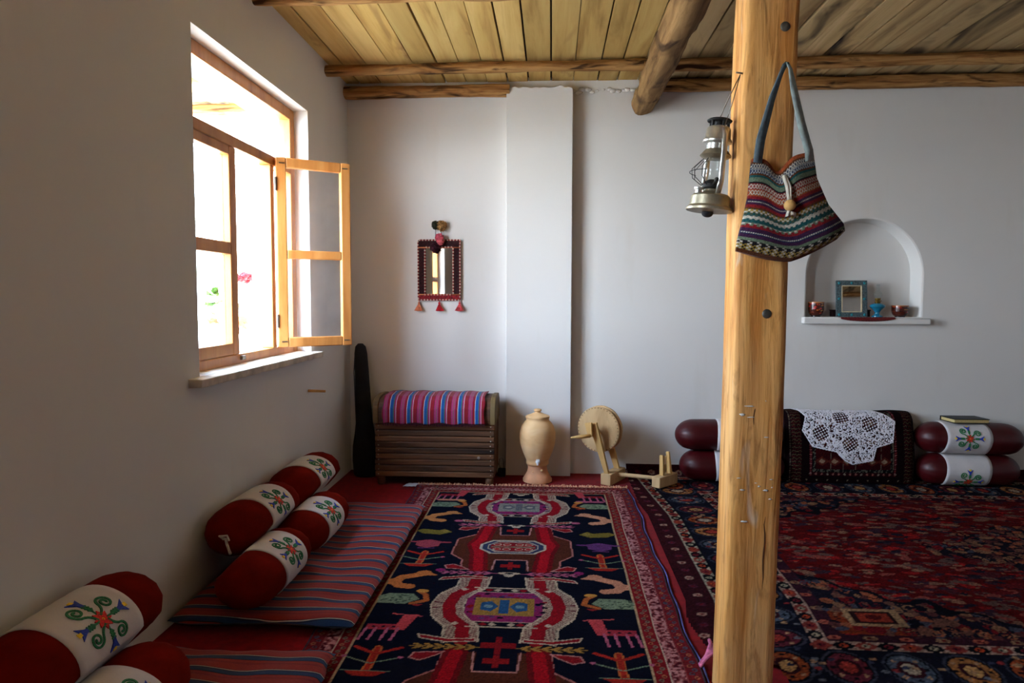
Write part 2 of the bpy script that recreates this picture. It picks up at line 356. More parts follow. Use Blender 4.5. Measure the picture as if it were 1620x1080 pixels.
_n = noise_node(_t, 1.0, coords(_t, 'Object', (9, 9, 2.2)), 4); _a = _t.nodes.new('ShaderNodeMath'); _a.operation = 'MULTIPLY_ADD'; _a.inputs[1].default_value = 1.0; _a.inputs[2].default_value = 0.0; _t.links.new(_n.outputs[0], _a.inputs[0])
_mr = _t.nodes.new('ShaderNodeMapRange'); _mr.inputs[1].default_value = .40; _mr.inputs[2].default_value = .66; _mr.inputs[3].default_value = 0.0; _mr.inputs[4].default_value = 0.45
_t.links.new(_a.outputs[0], _mr.inputs[0]); _mx = _t.nodes.new('ShaderNodeMixRGB'); _mx.inputs[2].default_value = L4((208, 172, 120)); _t.links.new(_mr.outputs[0], _mx.inputs[0]); _t.links.new(_src, _mx.inputs[1]); _n2 = noise_node(_t, 1.0, coords(_t, 'Object', (34, 34, 5.5)), 6, .65, .8); _r2 = ramp(_t, _n2.outputs[0], [(.52, (0, 0, 0, 1)), (.68, (.62, .62, .62, 1))])
_m2 = _t.nodes.new('ShaderNodeMixRGB'); _m2.inputs[2].default_value = L4((112, 66, 28)); _t.links.new(_r2.outputs[0], _m2.inputs[0]); _t.links.new(_mx.outputs[0], _m2.inputs[1]); _t.links.new(_m2.outputs[0], _b.inputs['Base Color'])
M_bolt = plain('bolt_steel', (92, 88, 80), 0.5, 0.2, 40, 0.2, 90, metal=0.6)
for (bx_, bz_) in ((0.012, 1.155), (0.03, 1.945)):
    b = MB(); b.lathe([(0.0135, 0.0), (0.0135, 0.004), (0.010, 0.007), (0.002, 0.008)], 16, Matrix.Translation((bx_, -0.069, bz_)) @ Matrix.Rotation(PI/2, 4, 'X'))
    b.build('bolt_head', M_bolt, t, smooth=True, auto=40)
M_crack = plain('wood_crack', (84, 50, 24), 0.9, 0.2, 30, 0)
for (cx, z0, z1, wd) in ((-0.012, 0.78, 0.98, 0.0035), (0.032, 0.34, 0.60, 0.0028), (-0.02, 1.62, 1.86, 0.003), (0.0, 0.98, 1.08, 0.003), (-0.05, 1.2, 1.5, 0.0025)):
    b = MB(); pts = [(cx+0.004*mnoise.noise(Vector((z0*9, k*0.7, 1))), -0.0722+0.002, z0+(z1-z0)*k/10) for k in range(11)]
    b.tube(pts, [wd*math.sin(PI*(k+0.3)/10.6) for k in range(11)], 6); b.build('crack', M_crack, t, smooth=True)
M_paint = plain('paint_fleck', (225, 222, 212), 0.8, 0.05, 30, 0)
for k in range(14):
    z = random.choice([random.uniform(0.55, 0.75), random.uniform(0.6, 0.72), random.uniform(0.8, 1.1)]); cx = random.uniform(-0.055, 0.055)
    b = MB(); b.ball((cx, -0.0735, z), random.uniform(0.0015, 0.0038), 7, 5, sc=(random.uniform(0.8, 4), 0.3, random.uniform(0.5, 1.0)), jit=0.45); b.build('paint_fleck', M_paint, t, smooth=True)

# ------------------------------------------------------------------ window
win = thing('window_1', None, None, (0, 0, 0), kind='structure')
FX = -1.46; FD = 0.065; fxm = FX-FD/2
def bar(name, y0, y1, z0, z1, x0=FX-FD, x1=FX, parent=win, mat=M_frame, bv=0.004):
    b = MB(); c = ((x0+x1)/2, (y0+y1)/2, (z0+z1)/2); b.box((0, 0, 0), (x1-x0, y1-y0, z1-z0))
    o = b.build(name, mat, parent, bevel=bv); o.location = c; return o
bar('jamb', 2.65, 2.71, OZ0, OZ1); bar('jamb', 3.872, 3.932, OZ0, OZ1)
bar('head_rail', 2.71, 3.872, OZ1-0.06, OZ1); bar('bottom_rail', 2.71, 3.872, OZ0-0.005, 0.93)
bar('transom_bar', 2.71, 3.872, 1.885, 1.935); bar('mullion', 3.165, 3.205, 0.93, 1.885, FX-FD, FX-0.01); bar('mullion', 3.585, 3.63, 0.93, 1.885)
def pane(name, y0, y1, z0, z1, parent=win, x=FX-0.035, mat=M_glass):
    b = MB(); b.box((x, (y0+y1)/2, (z0+z1)/2), (0.004, y1-y0, z1-z0)); return b.build(name, mat, parent)
pane('transom_pane', 2.71, 3.872, 1.935, OZ1-0.06)
pane('side_pane', 3.63, 3.872, 0.93, 1.885)
ls = MB(); ls.v = []
lsash = bar('fixed_sash', 2.715, 2.76, 0.932, 1.883, FX-0.05, FX-0.002)
def sub(name, y0, y1, z0, z1):
    o = bar(name, y0, y1, z0, z1, FX-0.05, FX-0.002, lsash); o.location = Vector(o.location)-Vector(lsash.location); return o
sub('stile', 3.122, 3.175, 0.932, 1.883); sub('rail', 2.76, 3.122, 1.842, 1.883); sub('rail', 2.76, 3.122, 1.392, 1.447); sub('rail', 2.76, 3.122, 0.932, 0.985)
for z0, z1 in ((0.985, 1.392), (1.447, 1.842)):
    o = pane('glass_pane', 2.76, 3.122, z0, z1, lsash); o.location = -Vector(lsash.location)
# open casement, hinged on the second mullion
HX, HY, FXE, FYE = -1.452, 3.625, -1.122, 3.845
sw = math.hypot(FXE-HX, FYE-HY); ang = math.atan2(FYE-HY, FXE-HX)
sash = MB(); sash.box((0.026, 0, 0.5), (0.052, 0.04, 1.0))
sash = sash.build('open_casement', M_frame, win, bevel=0.005); sash.location = (HX, HY, 0.93); sash.rotation_euler = (0, 0, ang)
def sp(name, c, d, mat=M_frame, bv=0.005):
    b = MB(); b.box((0, 0, 0), d); o = b.build(name, mat, sash, bevel=bv); o.location = c; return o
sp('stile', (sw-0.026, 0, 0.5), (0.052, 0.04, 1.0))
for z, h in ((0.026, 0.052), (0.494, 0.046), (0.974, 0.052)): sp('rail', (sw/2, 0, z), (sw-0.104, 0.038, h))
for z0, z1 in ((0.052, 0.471), (0.517, 0.948)): sp('glass_pane', (sw/2, 0.002, (z0+z1)/2), (sw-0.104, 0.004, z1-z0), M_glass_dusty, 0)
M_metal = plain('steel_hardware', (120, 112, 100), 0.4, 0.1, 30, 0, metal=0.9)
for z in (0.14, 0.86):
    b = MB(); b.tube([(-0.004, -0.022, z-0.035), (-0.004, -0.022, z+0.035)], 0.006, 8); b.build('hinge', M_metal, sash, smooth=True, auto=40)
for (xx, zz) in ((0.03, 0.03), (sw-0.03, 0.03), (0.03, 0.97), (sw-0.03, 0.97)):
    b = MB(); b.box((xx, -0.0205, zz), (0.03, 0.004, 0.006)); b.build('corner_pin', M_metal, sash)
b = MB(); b.box((FX+0.006, 3.20, 0.912), (0.016, 0.035, 0.018)); b.build('latch_block', M_metal, win, bevel=0.002)
# stone sill
b = MB(); pts = [(2.565, 0.0), (3.985, 0.0)]
nseg = 30; top_ = []
for i in range(nseg+1):
    y = 2.565+(3.985-2.565)*i/nseg; x1 = XL+0.055+0.006*mnoise.noise(Vector((y*9, 1, 0)))
    b.v += [(FX-0.005, y, 0.846), (x1-0.004, y, 0.850+0.004*mnoise.noise(Vector((y*12, 3, 0)))), (x1, y, 0.882), (FX-0.005, y, 0.888)]
b.f = [(i*4+j, i*4+(j+1) % 4, (i+1)*4+(j+1) % 4, (i+1)*4+j) for i in range(nseg) for j in range(4)]+[(0, 1, 2, 3), (nseg*4+3, nseg*4+2, nseg*4+1, nseg*4)]; b.m = [0]*len(b.f)
o = b.build('sill', M_sill, win, bevel=0.003)
o['label'] = 'rough pale stone sill under the window'
b = MB(); b.box((-1.73, 3.29, 0.87), (0.42, 1.4, 0.05)); b.build('outer_sill', M_sill, win, bevel=0.004)

# second window of the same make, all sashes shut, further along the left wall
win2 = thing('window_2', None, None, (0, 0, 0), kind='structure')
bar('jamb', SY0, SY0+.06, OZ0, OZ1, parent=win2); bar('jamb', SY1-.06, SY1, OZ0, OZ1, parent=win2); bar('head_rail', SY0+.06, SY1-.06, OZ1-.06, OZ1, parent=win2); bar('bottom_rail', SY0+.06, SY1-.06, OZ0-.005, .985, parent=win2); bar('transom_bar', SY0+.06, SY1-.06, 1.85, 1.935, parent=win2)
for yy in (SY0+.41,): bar('mullion', yy, yy+.06, .985, 1.85, parent=win2)
for yy, y2 in ((SY0+.06, SY0+.41), (SY0+.47, SY1-.06)): bar('rail', yy, y2, 1.39, 1.45, parent=win2)
pane('transom_pane', SY0+.06, SY1-.06, 1.935, OZ1-.06, win2)
for a_, b_ in ((SY0+.06, SY0+.41), (SY0+.47, SY1-.06)): pane('glass_pane', a_, b_, .985, 1.85, win2)
bar('sill', SY0-.08, SY1+.06, .848, .884, FX-.005, XL+.055, parent=win2, mat=M_sill)

# ------------------------------------------------------------------ outside: terrace, porch roof, geranium
b = MB(); b.box((-9.0, 4, -0.10), (14.5, 30, 0.1)); struct(b, 'terrace_ground', M_concrete)
b = MB(); b.box((-2.55, 4.85, 2.80), (1.90, 1.9, 0.05)); porch = struct(b, 'porch_roof', M_gap)
for k in range(12):
    p = MB(); p.box((0, 0, 0), (0.152, 1.9, 0.022)); o = p.build('plank', M_plank_grey, porch, bevel=0.002, seg=1); o.location = (-1.70-k*0.16, 4.85, 2.755)
for y in (3.98, 4.72, 5.55):
    rough_log('porch_beam', [(-1.72, y, 2.70), (-3.45, y, 2.69)], 0.05, M_beam, porch, y, org=(-2.5, y, 2.7))
M_terra = plain('plant_pot_grey', (120, 124, 128), 0.8, 0.1, 20, 0.1, 60)
M_leaf = plain('geranium_leaf', (92, 134, 62), 0.6, 0.25, 25, 0.2, 80)
M_leaf_red = plain('geranium_leaf_red', (196, 110, 60), 0.6, 0.25, 25, 0.2, 80)
M_petal = plain('geranium_petal', (205, 28, 34), 0.6, 0.2, 40, 0)
M_stem = plain('geranium_stem', (120, 104, 66), 0.7, 0.2, 30, 0)
g = thing('potted_geranium', 'red flowering geranium in grey pot on the outer sill', 'plant', (-1.82, 3.78, 0.895))
b = MB(); b.lathe([(0.055, 0), (0.075, 0.11), (0.08, 0.115), (0.08, 0.13), (0.07, 0.13), (0.066, 0.11)], 24); b.build('pot', M_terra, g, smooth=True, auto=40)
def leaf(b, c, r, tilt, az, mi=0):
    M = Matrix.Translation(c) @ Matrix.Rotation(az, 4, 'Z') @ Matrix.Rotation(tilt, 4, 'X'); n = 12
    vs = [M @ Vector((0, 0, -0.006))]
    for j in range(n):
        a = 2*PI*j/n; rr = r*(1+0.10*math.cos(5*a))*(0.6 if j == 0 else 1); vs.append(M @ Vector((rr*math.cos(a), rr*math.sin(a), 0.006*math.sin(3*a))))
    b.add(vs, [(0, 1+j, 1+(j+1) % n) for j in range(n)], mi)
stems = [[(0, 0, 0.1), (0.0, 0.0, 0.2), (-0.01, 0.02, 0.33), (0.0, 0.0, 0.42)], [(0.01, 0.01, 0.1), (0.02, 0.12, 0.2), (0.01, 0.20, 0.32), (0.0, 0.28, 0.40)]]
for s in stems:
    b = MB(); b.tube(s, [0.006, 0.005, 0.004, 0.003], 7); b.build('stem', M_stem, g, smooth=True)
for k in range(13):
    zz = random.uniform(0.13, 0.40); c = (random.uniform(-0.07, 0.05), random.uniform(-0.12, 0.05), zz); b = MB(); leaf(b, c, random.uniform(0.025, 0.042), random.uniform(0.3, 1.2), random.uniform(0, 6))
    b.build('leaf', M_leaf if zz > 0.2 else M_leaf_red, g)
for c in ((0.02, 0.19, 0.16), (0.0, 0.22, 0.13), (0.0, 0.16, 0.11)):
    b = MB(); leaf(b, c, 0.042, 0.9, random.uniform(0, 6)); b.build('leaf', M_leaf_red, g)
b = MB()
for k in range(46):
    a = random.uniform(0, 2*PI); q = random.random()**0.5
    b.ball((0.06*q*math.cos(a), 0.28+0.13*q*math.sin(a), 0.415+random.uniform(-0.022, 0.03)*(1.3-q)), random.uniform(0.014, 0.022), 7, 5, sc=(1, 1, 0.7), jit=0.2)
b.build('flower_head', M_petal, g, smooth=True, kind='stuff')

# ------------------------------------------------------------------ painting on dense grids (woven patterns)
class Canvas:
    def __init__(s, x0, x1, y0, y1, step, base):
        s.nx = int(round((x1-x0)/step))+1; s.ny = int(round((y1-y0)/step))+1
        s.X, s.Y = np.meshgrid(np.linspace(x0, x1, s.nx), np.linspace(y0, y1, s.ny)); s.C = np.zeros((s.ny, s.nx, 3)); s.C[:] = base
        s.x0, s.x1, s.y0, s.y1 = x0, x1, y0, y1
    def put(s, mask, c): s.C[mask] = c
    def box(s, x0, x1, y0, y1, c): s.put((s.X >= x0) & (s.X <= x1) & (s.Y >= y0) & (s.Y <= y1), c)
    def win(s, x0, x1, y0, y1):
        dx = (s.x1-s.x0)/(s.nx-1); dy = (s.y1-s.y0)/(s.ny-1)
        a = max(int((x0-s.x0)/dx)-1, 0); b_ = min(int((x1-s.x0)/dx)+2, s.nx); c = max(int((y0-s.y0)/dy)-1, 0); d = min(int((y1-s.y0)/dy)+2, s.ny)
        return (slice(c, max(d, c)), slice(a, max(b_, a)))
    def ell(s, cx, cy, rx, ry, c, rot=0.0, ring=0.0):
        R = max(rx, ry); w_ = s.win(cx-R, cx+R, cy-R, cy+R); x = s.X[w_]-cx; y = s.Y[w_]-cy
        ca, sa = math.cos(rot), math.sin(rot); u = (x*ca+y*sa)/rx; v = (-x*sa+y*ca)/ry; q = u*u+v*v
        m = q <= 1
        if ring: m &= q >= (1-ring)**2
        s.C[w_][m] = c
    def poly(s, pts, c):
        xs = [p[0] for p in pts]; ys = [p[1] for p in pts]; w_ = s.win(min(xs), max(xs), min(ys), max(ys)); x = s.X[w_]; y = s.Y[w_]
        m = np.zeros(x.shape, bool); n = len(pts)
        for i in range(n):
            x1, y1 = pts[i]; x2, y2 = pts[(i+1) % n]
            if y1 == y2: continue
            k = ((y1 > y) != (y2 > y)) & (x < (x2-x1)*(y-y1)/(y2-y1)+x1); m ^= k
        s.C[w_][m] = c
    def line(s, pts, wd, c, closed=False):
        if closed: pts = list(pts)+[pts[0]]
        for (x1, y1), (x2, y2) in zip(pts[:-1], pts[1:]):
            w_ = s.win(min(x1, x2)-wd, max(x1, x2)+wd, min(y1, y2)-wd, max(y1, y2)+wd); x = s.X[w_]; y = s.Y[w_]
            l2 = (x2-x1)**2+(y2-y1)**2+1e-12; t_ = np.clip(((x-x1)*(x2-x1)+(y-y1)*(y2-y1))/l2, 0, 1)
            d = np.hypot(x-x1-t_*(x2-x1), y-y1-t_*(y2-y1)); s.C[w_][d <= wd/2] = c
    def vary(s, amt, rows=0.0):
        s.C = s.C*(1+amt*NP.randn(s.ny, s.nx, 1))
        if rows: 
            r = np.convolve(NP.randn(s.ny+40), np.ones(9)/9, 'same')[:s.ny]; s.C = s.C*(1+rows*r[:, None, None])
        s.C = np.clip(s.C, 3, 250)

def grid_obj(name, P, colors, mat, parent=None, keep=None, smooth=True, thick=None, gain=1.0):
    """P (ny,nx,3) points, colors (ny,nx,3) sRGB bytes; keep (ny-1,nx-1) faces"""
    ny, nx = P.shape[:2]; idx = np.arange(ny*nx).reshape(ny, nx)
    q = np.stack([idx[:-1, :-1], idx[:-1, 1:], idx[1:, 1:], idx[1:, :-1]], -1)
    q = q[keep] if keep is not None else q.reshape(-1, 4)
    me = bpy.data.meshes.new(name); me.vertices.add(ny*nx); me.vertices.foreach_set('co', P.reshape(-1).astype(np.float32))
    nf = len(q); me.loops.add(nf*4); me.loops.foreach_set('vertex_index', q.reshape(-1).astype(np.int32)); me.polygons.add(nf)
    me.polygons.foreach_set('loop_start', np.arange(nf, dtype=np.int32)*4)
    if colors is not None:
        a = me.color_attributes.new('Col', 'FLOAT_COLOR', 'POINT'); c4 = np.ones((ny*nx, 4), np.float32); c4[:, :3] = lin(colors.reshape(-1, 3))*gain; a.data.foreach_set('color', c4.reshape(-1))
    me.update(calc_edges=True); me.validate()
    if keep is not None:
        bm = bmesh.new(); bm.from_mesh(me); bmesh.ops.delete(bm, geom=[v for v in bm.verts if not v.link_faces], context='VERTS'); bm.to_mesh(me); bm.free()
    if smooth: me.polygons.foreach_set('use_smooth', [True]*len(me.polygons))
    o = link(name, me, parent, [mat])
    if thick:
        m = o.modifiers.new('solid', 'SOLIDIFY'); m.thickness = thick; m.offset = -1
    return o
def smooth_noise(shape, cell, seed):
    r = np.random.RandomState(seed); h, w_ = shape; gh, gw = int(h/cell)+3, int(w_/cell)+3; g_ = r.rand(gh, gw)
    y = np.arange(h)/cell; x = np.arange(w_)/cell; yi = y.astype(int); xi = x.astype(int); fy = (y-yi)[:, None]; fx = (x-xi)[None, :]
    fy = fy*fy*(3-2*fy); fx = fx*fx*(3-2*fx)
    a = g_[yi][:, xi]; b_ = g_[yi][:, xi+1]; c = g_[yi+1][:, xi]; d = g_[yi+1][:, xi+1]
    return (a*(1-fx)+b_*fx)*(1-fy)+(c*(1-fx)+d*fx)*fy

M_pile = attr_mat('rug_pile', 1.0, 0.5, 260, 0.0, 0.02)
NAVY = (17, 18, 32); RED = (156, 22, 34); DRED = (104, 22, 26); PINK = (188, 96, 122); CREAM = (214, 190, 160); SALM = (222, 146, 112); ORNG = (196, 104, 52); GOLD = (176, 132, 62); GREEN = (136, 150, 118); BLUE = (48, 92, 134); MAG = (150, 42, 96); PURP = (112, 60, 112); BROWN = (92, 44, 30); BLK = (18, 16, 22)

# ------------------------------------------------------------------ the figured runner rug
RX0, RX1, RY0, RY1 = -0.838, 0.490, 1.30, 4.315; CX = (RX0+RX1)/2
c = Canvas(RX0, RX1, RY0, RY1, 0.0042, DRED)
HW = (RX1-RX0)/2
# borders
def frame(d0, d1, colr): 
    m = np.minimum(HW-np.abs(c.X-CX), np.minimum(RY1-c.Y, 9)); c.put((m >= d0) & (m < d1), colr)
frame(0, 0.012, (90, 70, 80)); frame(0.012, 0.055, (128, 34, 40)); frame(0.055, 0.058, CREAM); frame(0.058, 0.108, (150, 72, 72)); frame(0.108, 0.111, CREAM); frame(0.111, 0.157, (136, 26, 34)); frame(0.157, 0.165, (196, 160, 120))
m = np.minimum(HW-np.abs(c.X-CX), RY1-c.Y); fld = m >= 0.165; c.put(fld, NAVY)
sp_ = smooth_noise(c.X.shape, 2.2, 5); mid = (m > 0.06) & (m < 0.106); c.put(mid & (sp_ > 0.52), (206, 140, 136)); c.put(mid & (sp_ < 0.3), (92, 24, 34))
for k in range(130):
    y = RY0+k*(RY1-RY0)/130
    for sgn in (-1, 1):
        for d, cc in ((0.134, (128, 110, 90)), (0.034, (84, 84, 96))):
            xx = CX+sgn*(HW-d-0.006*((k % 2)*2-1)); c.ell(xx, y, 0.008, 0.010, cc if k % 3 else (176, 100, 70)); c.ell(xx, y, 0.004, 0.004, DRED)
for k in range(50):
    xx = RX0+k*(RX1-RX0)/50
    for d in (0.134, 0.034): c.ell(xx, RY1-d, 0.009, 0.007, (150, 110, 90))
def sym(fn, k=1.0):
    for sg in (-1, 1): fn(lambda u: CX+sg*u*k)
def hairy(cy, cen):
    rb = [(0.155, 0.28), (0.165, 0.17), (0.235, 0.09), (0.255, 0.0), (0.235, -0.09), (0.165, -0.17), (0.155, -0.28)]
    def g_(x):
        wide = [(u+0.075*(0.95 if abs(v) > 0.15 else 1.15), v*1.0) for u, v in rb]; inn = [(u-0.065, v) for u, v in rb]
        c.poly([(x(u), cy+v) for u, v in wide]+[(x(u), cy+v) for u, v in inn[::-1]], (112, 40, 50))
        for q in range(56):   # white hair strokes either side of the red band
            tt = q/55*(len(rb)-1); i_ = min(int(tt), len(rb)-2); fr = tt-i_
            u = rb[i_][0]*(1-fr)+rb[i_+1][0]*fr; v = rb[i_][1]*(1-fr)+rb[i_+1][1]*fr; e = 0.012*np.sign(v) if abs(v) > 0.02 else 0
            c.line([(x(u+0.028), cy+v), (x(u+0.080), cy+v+e)], 0.0055, CREAM); c.line([(x(u-0.028), cy+v), (x(u-0.066), cy+v-e)], 0.0055, CREAM)
        c.line([(x(u+0.082), cy+v) for u, v in rb], 0.007, CREAM); c.line([(x(u-0.068), cy+v) for u, v in rb], 0.007, CREAM)
        c.line([(x(u), cy+v) for u, v in rb], 0.050, RED)
        for sv in (-1, 1):
            hk = [(0.10, 0.275), (0.22, 0.285), (0.33, 0.262), (0.345, 0.235), (0.315, 0.240), (0.22, 0.262), (0.10, 0.255)]
            c.poly([(x(u), cy+sv*v) for u, v in hk], RED); c.line([(x(u), cy+sv*v) for u, v in hk], 0.006, CREAM, True)
    sym(g_, .84)
    c.poly([(CX+u, cy+v) for u, v in ((-.15, .06), (-.11, .13), (.11, .13), (.15, .06), (.15, -.06), (.11, -.13), (-.11, -.13), (-.15, -.06))], MAG)
    for q in range(70):
        a, bb = random.uniform(-.16, .16), random.uniform(-.115, .115)
        if abs(a)*0.8+abs(bb) < 0.19: c.ell(CX+a, cy+bb, 0.012, 0.008, random.choice([NAVY, PURP, RED, (60, 40, 90)]))
    c.box(CX-.115, CX+.115, cy-.075, cy+.075, cen[0])
    def g2(x):
        c.poly([(x(.02), cy), (x(.05), cy+.045), (x(.09), cy+.03), (x(.09), cy-.03), (x(.05), cy-.045)], cen[1]); c.ell(x(.06), cy, .018, .014, cen[2])
        c.box(min(x(0), x(.02)), max(x(0), x(.02)), cy-.06, cy+.06, cen[1])
        for q in range(5):
            for sv in (-1, 1): c.poly([(x(.018+q*.034), cy+sv*.148), (x(.035+q*.034), cy+sv*.162), (x(.052+q*.034), cy+sv*.148), (x(.035+q*.034), cy+sv*.134)], RED if q % 2 else CREAM)
        for sv in (-1, 1): c.line([(x(0), cy+sv*.168), (x(.13), cy+sv*.168)], .006, CREAM); c.line([(x(0), cy+sv*.129), (x(.13), cy+sv*.129)], .005, CREAM)
    sym(g2)
def redmed(cy):
    o_ = [(0, .285), (.215, .285), (.225, .17), (.325, .10), (.335, -.10), (.265, -.17), (.255, -.285), (0, -.285)]
    def g_(x):
        c.poly([(x(u), cy+v) for u, v in o_], BROWN); c.line([(x(u), cy+v) for u, v in o_[1:-1]], .008, (196, 120, 110))
        rb = [(.165, .28), (.185, .1), (.215, .03), (.185, -.08), (.165, -.28)]
        c.line([(x(u), cy+v) for u, v in rb], .085, (120, 20, 26)); c.line([(x(u), cy+v) for u, v in rb], .045, (178, 22, 34))
        for sv in (-1, 1):
            c.poly([(x(0), cy+sv*.285), (x(.085), cy+sv*.285), (x(.085), cy+sv*.165), (x(0), cy+sv*.165)], NAVY); c.line([(x(0), cy+sv*.165), (x(.085), cy+sv*.165), (x(.095), cy+sv*.285)], .007, (206, 140, 130))
            c.poly([(x(0), cy+sv*.25), (x(.055), cy+sv*.25), (x(.055), cy+sv*.215), (x(0), cy+sv*.215)], (150, 26, 30)); c.poly([(x(0), cy+sv*.27), (x(.012), cy+sv*.27), (x(.012), cy+sv*.19), (x(0), cy+sv*.19)], (150, 26, 30))
            hk = [(.21, .285), (.33, .275), (.345, .24), (.30, .225), (.24, .26)]; c.poly([(x(u), cy+sv*v) for u, v in hk], (150, 26, 34)); c.line([(x(u), cy+sv*v) for u, v in hk], .006, (206, 140, 130), True)
    sym(g_, .84)
    oc = [(-.15, .03), (-.10, .085), (.10, .085), (.15, .03), (.15, -.03), (.10, -.085), (-.10, -.085), (-.15, -.03)]
    c.poly([(CX+u, cy+v) for u, v in oc], (60, 66, 92)); c.line([(CX+u, cy+v) for u, v in oc], .012, CREAM, True); c.line([(CX+.78*u, cy+.76*v) for u, v in oc], .007, CREAM, True)
    c.poly([(CX+.72*u, cy+.68*v) for u, v in oc], (150, 26, 34))
    for a in (-.075, -.03, .03, .075):
        for bb in (-.03, .03): c.ell(CX+a, cy+bb, .02, .016, (182, 30, 40)); c.ell(CX+a, cy+bb, .02, .016, CREAM, ring=.25)
    c.line([(CX-.1, cy), (CX+.1, cy)], .008, GREEN)
def leaves(y, cc):
    def g_(x):
        for q in range(6):
            u = .07+q*.036
            for sv in (-1, 1): c.poly([(x(u), y), (x(u+.03), y+sv*.02), (x(u+.045), y+sv*.016), (x(u+.022), y)], cc)
        c.line([(x(.05), y), (x(.30), y)], .006, cc)
    sym(g_)
meds = [(3.865, 0), (3.235, 1), (2.60, 0), (1.965, 1), (1.40, 0)]
for cy, k in meds:
    if k: redmed(cy)
    else: hairy(cy, ((176, 132, 62), (48, 92, 134), (120, 150, 160)) if cy < 3 else ((150, 146, 130), (110, 110, 112), (190, 180, 160)))
for i_, (cy, k) in enumerate(meds[:-1]):
    leaves((cy+meds[i_+1][0])/2, PINK if i_ != 2 else GOLD)
for y, cc in ((4.13, CREAM), (3.55, CREAM), (2.92, CREAM)):
    c.ell(CX, y, .05, .012, cc); c.ell(CX, y-.015, .022, .022, cc); c.ell(CX, y, .02, .008, NAVY)
for y in (2.30,):
    c.box(CX-.06, CX+.06, y-.02, y+.02, (140, 24, 30)); c.box(CX-.012, CX+.012, y-.06, y+.06, (140, 24, 30))
def swan(x, y, cc):
    c.line([(x(.375), y+.075), (x(.395), y+.055), (x(.42), y+.04), (x(.455), y+.02), (x(.468), y-.03), (x(.45), y-.06), (x(.41), y-.07)], .045, cc)
    c.poly([(x(.33), y+.05), (x(.38), y+.10), (x(.41), y+.085), (x(.40), y+.04)], cc); c.poly([(x(.44), y+.03), (x(.495), y+.0), (x(.49), y-.05), (x(.45), y-.06)], cc)
def hen(x, y):
    c.poly([(x(.36), y+.0), (x(.385), y+.045), (x(.47), y+.045), (x(.495), y+.02), (x(.49), y-.04), (x(.40), y-.045)], GREEN)
    for q in range(26): c.ell(x(.39+.1*random.random()), y+random.uniform(-.035, .035), .006, .004, (74, 88, 70))
    c.line([(x(.38), y-.04), (x(.335), y-.01), (x(.345), y+.04), (x(.37), y+.075)], .022, ORNG); c.ell(x(.36), y+.075, .025, .016, (214, 150, 70)); c.poly([(x(.34), y-.045), (x(.38), y-.045), (x(.36), y-.065)], (160, 40, 40))
def deer(x, y, cc):
    c.box(min(x(.37), x(.48)), max(x(.37), x(.48)), y-.01, y+.03, cc); c.poly([(x(.34), y+.11), (x(.385), y+.11), (x(.40), y-.01), (x(.365), y-.01)], (206, 74, 80)); c.line([(x(.33), y+.10), (x(.42), y+.115)], .008, (206, 90, 90))
    for u in (.385, .415, .45, .478): c.line([(x(u), y), (x(u+.008), y-.085)], .011, PINK)
    for u in (.40, .43, .46): c.ell(x(u), y+.012, .007, .007, NAVY)
def tree(x, y):
    rc = (176, 44, 34)
    c.line([(x(.42), y-.09), (x(.415), y+.07)], .03, ORNG); c.line([(x(.42), y-.09), (x(.415), y+.07)], .02, rc)
    for s2 in (-1, 1):
        c.line([(x(.415), y+.03), (x(.415+s2*.065), y+.075)], .015, rc); c.line([(x(.42), y-.03), (x(.42+s2*.075), y+.01)], .006, GREEN); c.ell(x(.42+s2*.078), y+.012, .01, .008, PINK)
    c.poly([(x(.36), y-.075), (x(.48), y-.075), (x(.45), y-.105), (x(.39), y-.105)], rc); c.line([(x(.355), y-.075), (x(.485), y-.075)], .005, GREEN)
def turtle(x, y, cc):
    c.poly([(x(.37), y+.03), (x(.42), y+.055), (x(.47), y+.03), (x(.465), y-.03), (x(.42), y-.06), (x(.375), y-.03)], cc); c.line([(x(.335), y+.02), (x(.50), y+.02)], .014, cc); c.line([(x(.39), y-.06), (x(.45), y-.06)], .008, PURP)
def beast(x, y): 
    c.poly([(x(.345), y), (x(.38), y+.045), (x(.40), y+.02), (x(.47), y+.04), (x(.495), y+.01), (x(.46), y-.03), (x(.39), y-.04)], (132, 112, 46)); c.ell(x(.375), y+.01, .02, .02, (156, 130, 60))
for side in (-1, 1):
    X_ = (lambda sg: (lambda u: CX+sg*(.405+(u-.415)*1.22)))(side)
    deer(X_, 4.08, (150, 36, 44)); c.line([(X_(.36), 3.99), (X_(.47), 3.99)], .03, SALM if side < 0 else PINK); hen(X_, 3.90); swan(X_, 3.68, (222, 152, 116) if side > 0 else (214, 138, 78)); c.ell(X_(.335), 3.61, .025, .016, PINK)
    beast(X_, 3.43); turtle(X_, 3.26, PURP if side > 0 else (170, 70, 80)); tree(X_, 3.08)
    c.ell(X_(.33), 2.94, .022, .016, MAG); swan(X_, 2.83, (220, 146, 112) if side > 0 else (212, 122, 62)); hen(X_, 2.645); deer(X_, 2.40, (170, 52, 64)); tree(X_, 2.19); turtle(X_, 1.98, PINK); beast(X_, 1.82); hen(X_, 1.65); swan(X_, 1.48, SALM)
c.vary(0.10, 0.05)
Zr = 0.010+0.0012*smooth_noise(c.X.shape, 3, 2)+0.004*smooth_noise(c.X.shape, 90, 3)
